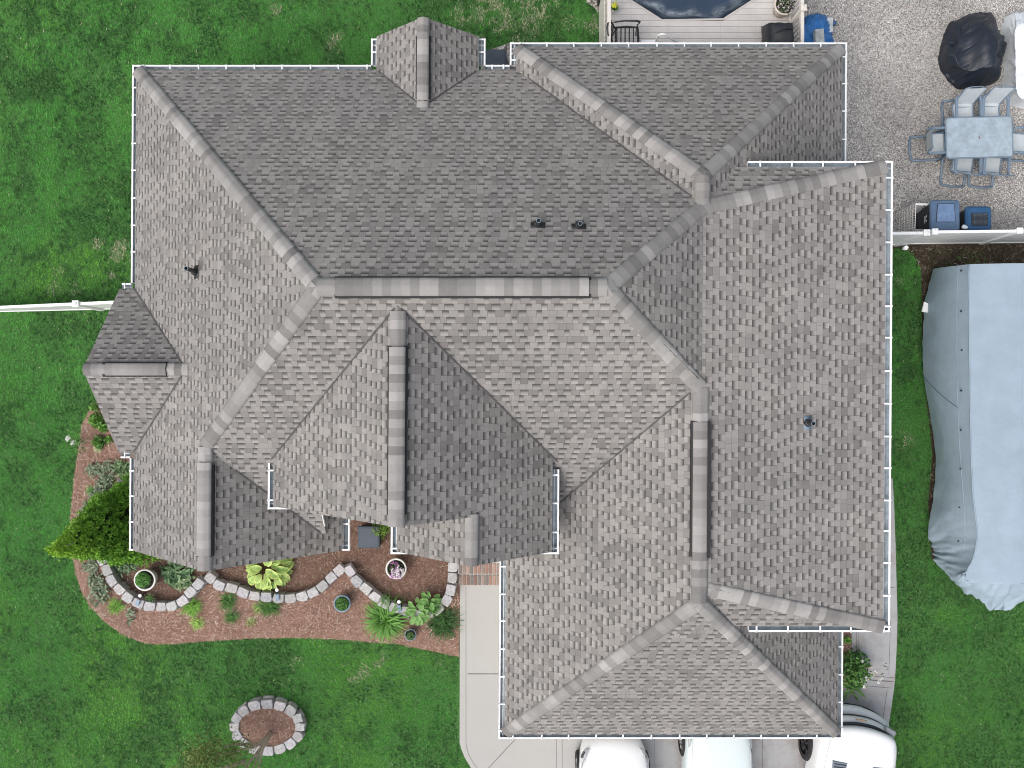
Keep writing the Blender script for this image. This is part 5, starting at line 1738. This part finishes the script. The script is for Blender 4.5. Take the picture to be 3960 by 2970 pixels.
# ================================================================== COVERED TRAILER
def trailer():
    t = thing('covered_trailer', 'long trailer hidden under a grey fabric cover beside the house', 'trailer', (0, 0, 0))
    ZT = 2.0
    AX = 12.75
    # west edge of the top and the hem below it, walked from north to south, then round the bow
    topp = [(3745, 1022), (3746, 1150), (3747, 1284), (3749, 1480), (3752, 1674), (3757, 1839), (3764, 1940), (3776, 2038), (3774, 2104), (3758, 2164), (3735, 2215), (3728, 2248), (3790, 2254), (3865, 2252), (3930, 2247)]
    hem = [(3608, 1040), (3575, 1171), (3570, 1290), (3566, 1392), (3577, 1500), (3606, 1674), (3618, 1780), (3603, 1960), (3592, 2069), (3606, 2130), (3622, 2180), (3692, 2262), (3760, 2316), (3826, 2354), (3884, 2364)]
    zh = [.30] * 10 + [.35, .55, .62, .66, .70]
    A = [P(x, y, ZT) for x, y in topp]; B = [P(x, y, z) for (x, y), z in zip(hem, zh)]
    def resample(Q, n=150):
        L = [0]
        for i in range(1, len(Q)): L.append(i)
        o = []
        for k in range(n + 1):
            f = k / n * (len(Q) - 1); i = min(int(f), len(Q) - 2); u = f - i
            p0, p1, p2, p3 = Q[max(i - 1, 0)], Q[i], Q[i + 1], Q[min(i + 2, len(Q) - 1)]
            o.append(0.5 * ((2 * p1) + (p2 - p0) * u + (2 * p0 - 5 * p1 + 4 * p2 - p3) * u * u + (3 * p1 - p0 - 3 * p2 + p3) * u ** 3))
        return o
    A, B = resample(A), resample(B)
    n = len(A)
    rows = 22
    V = []
    for r in range(rows + 1):
        s = r / rows
        for i in range(n):
            p = A[i].lerp(B[i], s)
            bul = .10 * math.sin(s * PI) * (1 - i / n * .5)
            z = A[i].z + (B[i].z - A[i].z) * (s ** .92)
            bow = min(1, max(0, (i / n - .70) / .12))
            V.append((p.x - bul * (1 - bow) - .0, p.y - bul * .6 * bow, z))
    V = np.array(V).reshape(rows + 1, n, 3)
    # drape folds gather towards the bow, the north half hangs smooth
    i_ = np.arange(n) / n
    amp = .030 + .085 * np.clip((i_ - .40) / .3, 0, 1)
    R_ = np.arange(rows + 1)[:, None] / rows
    U = (i_ * 26)[None, :] + R_ * (1.6 * np.sin(i_ * 9))[None, :]
    f = np.abs(fbm(U, R_ * 1.2 + 0 * U, 1.0, 1, 4) - .5) * 2
    dsp = (f - .35) * amp[None, :] * (.25 + 1.2 * R_)
    bow = np.clip((i_ - .70) / .12, 0, 1)[None, :]
    V[:, :, 0] -= dsp * (1 - bow) * 1.6; V[:, :, 1] -= dsp * bow * 2.2
    V[:, :, 2] += (f - .4) * amp[None, :] * .8 * R_
    hemw = .03 * np.sin(i_ * 150) * np.clip((i_ - .4) * 3, 0, 1)
    V[-1, :, 0] += hemw * .6
    E0 = V[0].copy()
    rec = bow * np.exp(-(R_ * rows / 4.0) ** 2)
    V[:, :, 1] += .26 * rec; V[:, :, 2] -= .06 * rec
    # mirror for the far side, joined round the bow
    W = V.copy(); W[:, :, 0] = 2 * AX + .45 - W[:, :, 0]
    W = W[:, ::-1][:, 0:]
    full = np.concatenate([V, W], 1); nn = full.shape[1]
    F = [(r * nn + i, r * nn + i + 1, (r + 1) * nn + i + 1, (r + 1) * nn + i) for r in range(rows) for i in range(nn - 1)]
    fast('side_cover', full.reshape(-1, 3), np.array(F), np.ones((full.size // 3, 3)), M['boatcover'], t, True)
    # stern closing sheet
    st = np.stack([V[:, 0], W[:, -1]], 1)
    mb = MB()
    for r in range(rows): mb.add([V[r, 0], W[r, -1], W[r + 1, -1], V[r + 1, 0]], [(0, 1, 2, 3)])
    mb.build('stern_cover', M['boatcover'], t)
    # slightly crowned top sheet with a faint keel seam
    k = 24
    T = []
    for i in range(n):
        l = E0[i]; r = np.array((2 * AX + .45 - l[0], l[1], l[2]))
        for j in range(k + 1):
            s = j / k
            p = l + (r - l) * s
            cr = .16 * math.sin(s * PI) ** .7 * min(1, (n - 1 - i) / 18) ** .5
            z = p[2] + cr + .012 * (float(fbm(p[0], p[1], 2.2, 2)) - .5)
            if i > n * .60: z += .05 * (abs(float(fbm(p[0] * 2.2, p[1] * .8, 2.0, 3)) - .5) * 2 - .3) * min(1, (i / n - .6) * 3) * (1 - abs(2 * s - 1) * .3)
            T.append((p[0], p[1], z))
    F = [(i * (k + 1) + j, i * (k + 1) + j + 1, (i + 1) * (k + 1) + j + 1, (i + 1) * (k + 1) + j) for i in range(n - 1) for j in range(k)]
    o = fast('top_cover', np.array(T), np.array(F), np.ones((len(T), 3)), M['boatcover'], t, True)
    nb = int(n * .735)
    lip = [Vector(E0[i]) + Vector((0, .02, -.02 + .012 * math.sin(i * 1.7))) for i in range(nb, n, 2)] + [Vector((2 * AX + .45 - E0[i][0], E0[i][1] + .02, E0[i][2] - .02)) for i in range(n - 1, nb, -2)]
    m = MB(); m.tube(lip, [.045 + .014 * math.sin(j * 1.3) + .008 * math.sin(j * 2.9) for j in range(len(lip))], 8); m.build('bow_lip', M['boatcover'], t, True)
    sm_ = MB(); sm_.tube([(T[i * (k + 1) + 9][0], T[i * (k + 1) + 9][1], T[i * (k + 1) + 9][2]) for i in range(4, n - 8, 3)], .008, 5); sm_.build('seam', M['boatcover'], t)
    m = MB()
    zs = [(3724, 1047), (3724, 1203), (3726, 1354), (3724, 1511), (3722, 1663), (3721, 1813), (3717, 1962), (3713, 2092)]
    for x, y in zs:
        q = P(x, y, 1.80); m.box((q.x - .045, q.y, 1.80), (.018, .036, .05))
    m.build('buckle', M['castblack'], t)
    m = MB(); m.tube([tuple(p + Vector((-.0, 0, .012))) for p in [Vector(V[0, i]) for i in range(0, n, 3)]], .016, 6); m.build('edge_piping', M['boatcover'], t, True)
    # strip seam along the side, a little under the top edge
    m = MB(); m.tube([(V[4, i, 0] - .004, V[4, i, 1], V[4, i, 2]) for i in range(0, int(n * .62), 2)], .007, 5); m.build('seam', M['boatcover'], t)
    m = MB(); m.tube([(V[j, int(n * .262), 0] - .008, V[j, int(n * .262), 1], V[j, int(n * .262), 2]) for j in range(4, rows + 1)], .010, 5); m.build('zip', M['frame'], t)
    # hull, wheels and frame beneath
    m = MB(); m.box((AX, -.4, .75), (2.2, 6.6, .9), bev=.2); m.build('hull', M['white'], t)
    m = MB(); m.box((AX, -1.2, .28), (.12, 7.5, .1)); m.build('frame', M['castblack'], t)
    for sg in (-1, 1):
        for y in (.0, -.9):
            m = MB(); m.tube([(AX + sg * .95, y, .33), (AX + sg * 1.13, y, .33)], .33, 20); m.build('wheel', M['tyre'], t)
    q = P(3569, 1205, .5); m = MB(); m.prism([(q.x - .04, q.y + .0), (q.x + .16, q.y - .04), (q.x + .18, q.y + .2), (q.x + .02, q.y + .26)], .50, .53); m.build('fender_tip', M['white'], t)
trailer()

# ================================================================== VEHICLES
def wheel(parent, x, y, r, w, rimm='rim', side=-1, poke=0):
    m = MB()
    prof = [(r * .62, -w / 2), (r * .86, -w / 2 - .004), (r * .96, -w / 2 + .02), (r, -w / 4), (r, w / 4), (r * .96, w / 2 - .02), (r * .86, w / 2 + .004), (r * .62, w / 2)]
    m.lathe(prof, n=36)
    rot = Matrix.Rotation(PI / 2, 4, 'Y')
    m.v = [tuple(rot @ Vector(p)) for p in m.v]
    o = m.build('tyre', M['tyre'], None, True)
    m = MB(); m.lathe([(r * .63, -w * .40), (r * .60, -w * .30), (r * .2, -w * .34), (.001, -w * .36)], n=30); m.lathe([(r * .63, w * .40), (r * .60, w * .30), (r * .2, w * .34), (.001, w * .36)], n=30)
    for k in range(5):
        a = k * 2 * PI / 5
        for sg in (-1, 1):
            m.tube([(r * .12 * math.cos(a), r * .12 * math.sin(a), sg * w * .40), (r * .58 * math.cos(a), r * .58 * math.sin(a), sg * w * .36)], .032, 6)
    m.v = [tuple(rot @ Vector(p)) for p in m.v]
    q = m.build('rim', M[rimm], None, True)
    for ob in (o, q): pass
    e = bpy.data.objects.new('wheel', o.data); COL.objects.link(e); bpy.data.objects.remove(o)
    e.parent = parent; e.location = (x, y, r); q.parent = e
    return e

def car(name, label, cat, loc, rz, L, W, hood_z, roof_z, hood_len, paint, wr=.33, ww=.22, rimm='rim', truck=False):
    """nose towards +y at y=0, tail at y=-L; one body shell with glass house, lamps and wheels"""
    t = thing(name, label, cat, loc, rz)
    w = W / 2
    zb = .22 if not truck else .42
    if truck:
        st = [(0.0, .80, hood_z - .20), (-.05, .90, hood_z - .08), (-.16, .955, hood_z - .025), (-.5, .985, hood_z - .005), (-1.0, 1.0, hood_z), (-hood_len, 1.0, hood_z + .02), (-2.6, 1.0, hood_z + .0), (-3.6, 1.0, hood_z), (-L + .05, .99, hood_z - .02), (-L, .97, hood_z - .06)]
    else:
        st = [(0.0, .58, hood_z - .40), (-.06, .74, hood_z - .27), (-.18, .85, hood_z - .17), (-.45, .93, hood_z - .09), (-.9, .98, hood_z - .025), (-hood_len, 1.0, hood_z + .03), (-2.2, 1.0, hood_z + .04), (-3.2, 1.0, hood_z + .04), (-L + .5, .97, hood_z + .02), (-L + .1, .90, hood_z - .05), (-L, .80, hood_z - .2)]
    rings = []
    for y, wf, zt in st:
        x = w * wf
        cr = .035 if not truck else .022
        half = [(0, zt + cr), (x * .35, zt + cr * .85), (x * .66, zt + cr * .35), (x * .86, zt - .025), (x * .955, zt - .085), (x, zt - .22), (x * 1.0, zt - .42 if zt - .42 > zb + .1 else zb + .12), (x * .985, zb + .05), (x * .93, zb)]
        ring = [(a, y, z) for a, z in half] + [(-a, y, z) for a, z in reversed(half[1:])]
        rings.append(ring)
    # bow the nose
    rings = [[(a, y - (abs(a) / w) ** 2.2 * ((.20 if not truck else .26) * max(0, 1 + y / 1.2)), z) for a, y, z in r] for r in rings]
    m = MB(); m.loft(rings); b = m.build('body', M[paint], t); subsurf(b, 2)
    # hood shut lines
    m = MB()
    for sg in (-1, 1):
        m.tube([(sg * w * .80, -.30 - (.1 if truck else .05), hood_z - (.0 if truck else .085)), (sg * w * .845, -.8, hood_z - .018 + (.012 if truck else 0)), (sg * w * .87, -hood_len, hood_z + .012)], .007, 5)
    m.build('hood_seam', M['lamp'], t)
    # cabin
    g = []
    y0 = -hood_len; cl = L - hood_len - (2.2 if truck else .55)
    for s, wf, zt in ((0, .80, hood_z + .02), (.20, .78, hood_z + (roof_z - hood_z) * .62), (.36, .72, roof_z - .03), (.5, .71, roof_z), (.75, .70, roof_z - .01), (.92, .70, roof_z - .10), (1.0, .70, hood_z + .1)):
        y = y0 - cl * s
        x = w * wf
        half = [(0, zt + .02), (x * .6, zt + .01), (x * .92, zt - .04), (x * 1.08, min(zt - .06, hood_z + .35)), (w * .93, hood_z - .03)]
        g.append([(a, y, z) for a, z in half] + [(-a, y, z) for a, z in reversed(half[1:])])
    m = MB(); m.loft(g); gl = m.build('glasshouse', M['glass'], t); subsurf(gl, 2)
    m = MB()
    rp_ = [(-w * .66, y0 - cl * .36), (w * .66, y0 - cl * .36), (w * .66, y0 - cl * .94), (-w * .66, y0 - cl * .94)]
    m.box((0, y0 - cl * .62, roof_z + .015), (w * 1.36, cl * .54, .05), bev=.022); m.build('roof', M[paint], t)
    ax = (-.92, -L + .95) if not truck else (-1.0, -L + 1.2)
    for y in ax:
        for sg in (-1, 1):
            wheel(t, sg * (w - ww / 2 + (.045 if truck else .012)), y, wr, ww, rimm)
    return t, w

def lamp_pair(t, w, hz, y=-.34):
    for sg in (-1, 1):
        m = MB()
        q = [(sg * w * .70, y + .10, hz - .155), (sg * w * .82, y + .06, hz - .165), (sg * w * .925, y - .10, hz - .18), (sg * w * .93, y - .42, hz - .125), (sg * w * .90, y - .30, hz - .118), (sg * w * .80, y - .06, hz - .118)]
        up = [(a, b, c + .045) for a, b, c in q]; dn = [(a * .98, b - .03, c - .1) for a, b, c in q]
        n = len(q)
        m.add(dn + up, [tuple(range(n - 1, -1, -1)), tuple(range(n, 2 * n))] + [(i, (i + 1) % n, n + (i + 1) % n, n + i) for i in range(n)])
        o = m.build('headlight', M['lamp'], t)
        m = MB(); m.tube([(sg * w * .84, y + .02, hz - .12), (sg * w * .915, y - .13, hz - .105)], .03, 8); m.build('lamp_shadow', M['glass'], o)
k = (H - 1.0) / FPX
ca, wa = car('parked_car', 'white car with swept headlights parked nose-in, nearest the front walk', 'car', ((2379 - 1980) * k, P(0, 2842, .7).y, .05), .0, 4.6, 1.92, 1.02, 1.50, 1.35, 'carwhite')
lamp_pair(ca, wa, 1.02)
cb, wb = car('parked_car', 'pale silver car with a smooth hood parked between the white vehicles', 'car', ((2790 - 1980) * k, P(0, 2765, .7).y, .05), -.02, 4.7, 1.80, 1.00, 1.48, 1.45, 'carpale', wr=.34)
lamp_pair(cb, wb, 1.00)

def pickup():
    rz = -math.radians(8.5)
    hz = 1.30
    p = P(3305, 2768, .9)
    t, w = car('pickup_truck', 'white pickup truck with black tyres, hood vents and chrome bow bumper', 'pickup truck', (p.x + .06, p.y - .12, .05), rz, 5.9, 2.08, hz, 1.95, 1.5, 'carwhite', wr=.42, ww=.31, rimm='darkrim', truck=True)
    def bow(y0, z0, z1, y1, ww, name, mat, x0=-1, x1=1, par=None, sag=.24):
        m = MB(); R = []
        for a in np.linspace(x0, x1, 25):
            x = a * ww; yy = -abs(a) ** 2.4 * sag
            R.append([(x, y0 + yy - .05, z0), (x, y1 + yy, z0), (x, y1 + yy - .004, z0 + .25 * (z1 - z0)), (x, y0 + yy + .25 * (y1 - y0), z1), (x, y0 + yy - .05, z1)])
        m.loft(R); return m.build(name, M[mat], par or t, True)
    b = bow(-.02, .52, .70, .24, w * .97, 'bumper', 'carwhite', sag=.30)
    bow(.235, .50, .535, .262, w * .74, 'bumper_lip', 'chrome', par=b, sag=.29)
    bow(.245, .46, .50, .270, w * .92, 'bumper_skirt', 'trimblack', par=b, sag=.30)
    g = bow(-.06, .82, 1.05, .105, w * .92, 'grille', 'carwhite', sag=.28)
    bow(.005, 1.05, 1.075, .030, w * .90, 'grille_rim', 'trimblack', par=g, sag=.28)
    bow(.108, .79, .815, .125, w * .90, 'grille_bar', 'trimblack', par=g, sag=.28)
    m = MB()                                           # bow-tie emblem on the grille bar
    e = [(-.13, -.03), (-.05, -.03), (-.05, -.05), (.05, -.05), (.05, -.03), (.13, -.03), (.16, .03), (.05, .03), (.05, .05), (-.05, .05), (-.05, .03), (-.10, .03)]
    m.prism([(x * 1.0, .10 + y * .42 - .005) for x, y in e], 1.02, 1.045); m.build('emblem', M['gold'], t)
    for sg in (-1, 1):
        m = MB(); m.box((sg * w * .80, -.12, .93), (.30, .16, .2), rz=-sg * .35, bev=.03); m.build('headlight', M['lamp'], t)
        m = MB(); v = MB()
        vx = sg * w * .50
        q = [(vx - .20, -.92), (vx + .20, -.92), (vx + .17, -1.32), (vx - .17, -1.32)]
        m.prism(q, hz - .01, hz + .035, top=[(x * 1.0, y) for x, y in [(vx - .18, -.95), (vx + .18, -.95), (vx + .155, -1.29), (vx - .155, -1.29)]]); s = m.build('hood_vent', M['ventgrey'], t)
        for i in range(4): v.box((vx, -1.00 - i * .075, hz + .038), (.30, .022, .012))
        v.build('vent_slot', M['trimblack'], s)
    m = MB(); a = (w * .86, .02, .80); m.tube([a, (w * .86, .02, .98)], .012, 6); m.build('marker_rod', M['trimblack'], t)
pickup()

# ================================================================== LAWN GRASS, STRAW, SHELL GRIT
def lawn_grass():
    rng = np.random.RandomState(77)
    dens = 1700
    x0, x1, y0, y1 = -15.3, 15.3, -11.6, 11.6
    n = int((x1 - x0) * (y1 - y0) * dens)
    x = rng.uniform(x0, x1, n); y = rng.uniform(y0, y1, n)
    # wander the edge of every bed a little so that blades lap over it
    wx = x + (rng.rand(n) - .5) * .05; wy = y + (rng.rand(n) - .5) * .05
    keep = np.ones(n, bool)
    HOUSE = [(-8.7, 7.2), (7.6, 7.2), (7.6, -7.9), (-.0, -7.9), (-.0, -3.5), (-8.6, -3.5)]
    for poly in (BED, GRAV, DIRT, DRIVE, ROCK1, ROCK2, EBED, HOUSE):
        keep &= ~inpoly(wx, wy, poly)
    for sx_ in (-.045, .045): keep &= ~inpoly(wx + sx_, wy, DRIVE)
    deckp = [(DX0 + .05, DY0), (DX1, DY0), (DX1, 14), (DX0 + .05, 14)]
    keep &= ~inpoly(x, y, deckp)
    keep &= ~inpoly(wx, wy, [(p[0], p[1]) for p in rp])
    # sparse creep of grass into the soil strip
    x, y = x[keep], y[keep]
    creep = 26000
    dp = np.array(DIRT)
    ex = rng.uniform(dp[:, 0].min(), 13.5, creep); ey = rng.uniform(dp[:, 1].min(), dp[:, 1].max(), creep)
    k2 = inpoly(ex, ey, DIRT) & (fbm(ex, ey, 1.6, 2) > .56)
    x = np.concatenate([x, ex[k2]]); y = np.concatenate([y, ey[k2]])
    # dry patches
    dry = np.zeros(len(x))
    for (a, b, r, s) in ((1068, 40, 22, .8), (1300, 165, 34, .75), (1795, 55, 40, .5), (1905, 20, 62, 1.0), (1935, 85, 55, .85), (1880, 75, 40, .6), (2000, 40, 40, .5), (1975, 85, 40, .5), (2075, 40, 46, .9), (2130, 15, 26, .8), (2050, 92, 42, .7), (2290, 100, 30, .5), (2020, 140, 40, .4), (2200, 90, 30, .35),
                         (378, 945, 22, .8), (470, 975, 38, .95), (432, 1068, 14, .7), (226, 1048, 22, .4), (205, 1118, 26, .4), (285, 1118, 22, .35), (132, 1640, 14, .5), (1878, 160, 28, .5),
                         (1470, 2550, 24, .8), (1462, 2572, 16, .7), (1405, 2605, 26, .7), (1370, 2628, 18, .7), (1150, 2565, 22, .35), (1098, 2640, 18, .3), (1705, 2560, 14, .4), (3495, 1705, 34, .55), (3500, 1715, 20, .5), (3480, 1090, 14, .5)):
        p = P(a, b, 0); R = r / 140
        dd = np.hypot(x - p.x, y - p.y) / R
        dry = np.maximum(dry, s * np.clip(1.8 - dd * 1.25, 0, 1) * (fbm(x, y, 5, 1, 3) > .40))
    thin = rng.rand(len(x)) < (1 - .15 * dry)
    x, y, dry = x[thin], y[thin], dry[thin]
    n = len(x)
    big = fbm(x, y, .32, 0, 4); mid = fbm(x, y, 1.5, 1, 4); fine = fbm(x, y, 7.0, 2, 3)
    streak = fbm(x * .9 + y * .35, y * .30, 2.4, 3, 3)
    L = .062 * rng.uniform(.6, 1.3, n) * (.75 + .5 * mid)
    a = rng.rand(n) * 2 * PI
    lean = rng.uniform(.85, 1.6, n)
    # mown grain: blades lie along a drifting direction
    gd = 2.2 + 2.4 * (fbm(x, y, .22, 3, 2) - .5)
    dx = np.cos(a) * .75 + np.cos(gd) * .45; dy = np.sin(a) * .75 + np.sin(gd) * .45
    w = rng.uniform(.007, .013, n)
    nx, ny = -np.sin(a + 1.2), np.cos(a + 1.2)
    V = np.empty((n, 3, 3), np.float32)
    V[:, 0] = np.stack([x - nx * w, y - ny * w, np.zeros(n)], 1)
    V[:, 1] = np.stack([x + nx * w, y + ny * w, np.zeros(n)], 1)
    V[:, 2] = np.stack([x + dx * L * lean, y + dy * L * lean, L * (1.18 - lean * .55)], 1)
    tone = np.clip((big - .5) * 1.7 + (mid - .5) * 2.9 + (fine - .5) * 1.6 + (vnoise(x, y, 15, 3) - .5) * 1.5 + (vnoise(x * .8 + y * .6, y * .8 - x * .6, 26, 1) - .5) * .9 + (streak - .5) * 1.2 + .46 + rng.normal(size=n) * .24, 0, 1)[:, None]
    yel = np.clip((fbm(x + 50, y, .45, 2, 3) - .46) * 3.2 + (-.12 * y - .03 * x) * .34, 0, 1)[:, None] * .55
    c0, c1, c2 = np.array((.012, .110, .012)), np.array((.165, .60, .105)), np.array((.37, .84, .09))
    c = c0 * (1 - tone) + c1 * tone
    c = c * (1 - yel * tone) + c2 * yel * tone
    dead = (rng.rand(n) < .007 + dry * 1.05)[:, None]
    c = np.where(dead, np.array((.80, .72, .55)) * rng.uniform(.5, 1.15, (n, 1)), c)
    C = np.repeat(c[:, None, :], 3, 1); C[:, :2] *= np.where(dead, .85, .45)[:, None, :]  # blade bases darkened: shade between blades painted into the colour
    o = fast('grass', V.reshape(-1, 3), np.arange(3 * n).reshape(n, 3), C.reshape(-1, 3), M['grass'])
    tag(o, 'mown green lawn grass around the house', 'grass', kind='stuff')
lawn_grass()

def straw():
    rng = np.random.RandomState(41)
    def field(poly, n, cols, lmin, lmax, wmin, wmax, z0, name, label, hz=.03):
        pp = np.array(poly)
        x = rng.uniform(pp[:, 0].min(), pp[:, 0].max(), n * 3); y = rng.uniform(pp[:, 1].min(), pp[:, 1].max(), n * 3)
        k = inpoly(x, y, poly); x, y = x[k][:n], y[k][:n]; n = len(x)
        a = rng.rand(n) * 2 * PI; l = rng.uniform(lmin, lmax, n) * rng.rand(n) ** .5; w = rng.uniform(wmin, wmax, n)
        dx, dy = np.cos(a), np.sin(a)
        bend = rng.uniform(-.14, .14, n) * l
        z = z0 + rng.rand(n) * hz
        P0 = np.stack([x - dx * l / 2, y - dy * l / 2, z - .004], 1); P1 = np.stack([x - dy * bend, y + dx * bend, z + .008], 1); P2 = np.stack([x + dx * l / 2, y + dy * l / 2, z - .004], 1)
        nn = np.stack([-dy * w, dx * w, np.zeros(n)], 1) / 2
        V = np.stack([P0 - nn, P0 + nn, P1 - nn, P1 + nn, P2 - nn, P2 + nn], 1).reshape(-1, 3)
        b = np.arange(n)[:, None] * 6
        F = np.concatenate([b + np.array([[0, 2, 3, 1]]), b + np.array([[2, 4, 5, 3]])])
        ci = rng.choice(len(cols), n, p=[c[1] for c in cols])
        C = np.array([c[0] for c in cols])[ci] * rng.uniform(.7, 1.25, (n, 1))
        if poly is bedv: C *= np.where(inpoly(x, y, INNER), .66, 1.0)[:, None]
        o = fast(name, V, F, np.repeat(C, 6, 0), M['straw']); tag(o, label, 'mulch', kind='stuff')
    mc = [((.17, .098, .072), .24), ((.34, .205, .155), .33), ((.46, .295, .23), .27), ((.56, .43, .35), .12), ((.66, .58, .50), .04)]
    bedv = [p for p in BED]
    field(bedv, 52000, mc, .03, .15, .004, .011, .028, 'mulch_straw', 'reddish brown pine straw strewn over the planting bed', .03)
    field(bedv, 800, [((.50, .38, .30), .6), ((.62, .54, .46), .4)], .08, .24, .005, .013, .045, 'loose_straw', 'long pale straws and bark slivers on the planting bed', .02)
    field(rp, 2600, mc, .03, .14, .004, .011, .165, 'ring_straw', 'reddish brown straw inside the stone tree ring', .03)
    field(EBED, 700, mc, .03, .12, .004, .011, .066, 'side_straw', 'brown straw in the narrow side bed', .02)
    dc = [((.03, .024, .016), .45), ((.08, .06, .042), .30), ((.17, .135, .10), .17), ((.36, .32, .26), .08)]
    field([p for p in DIRT], 9000, dc, .03, .20, .005, .014, .012, 'bark_litter', 'dark bark litter on the soil strip by the trailer', .02)
straw()
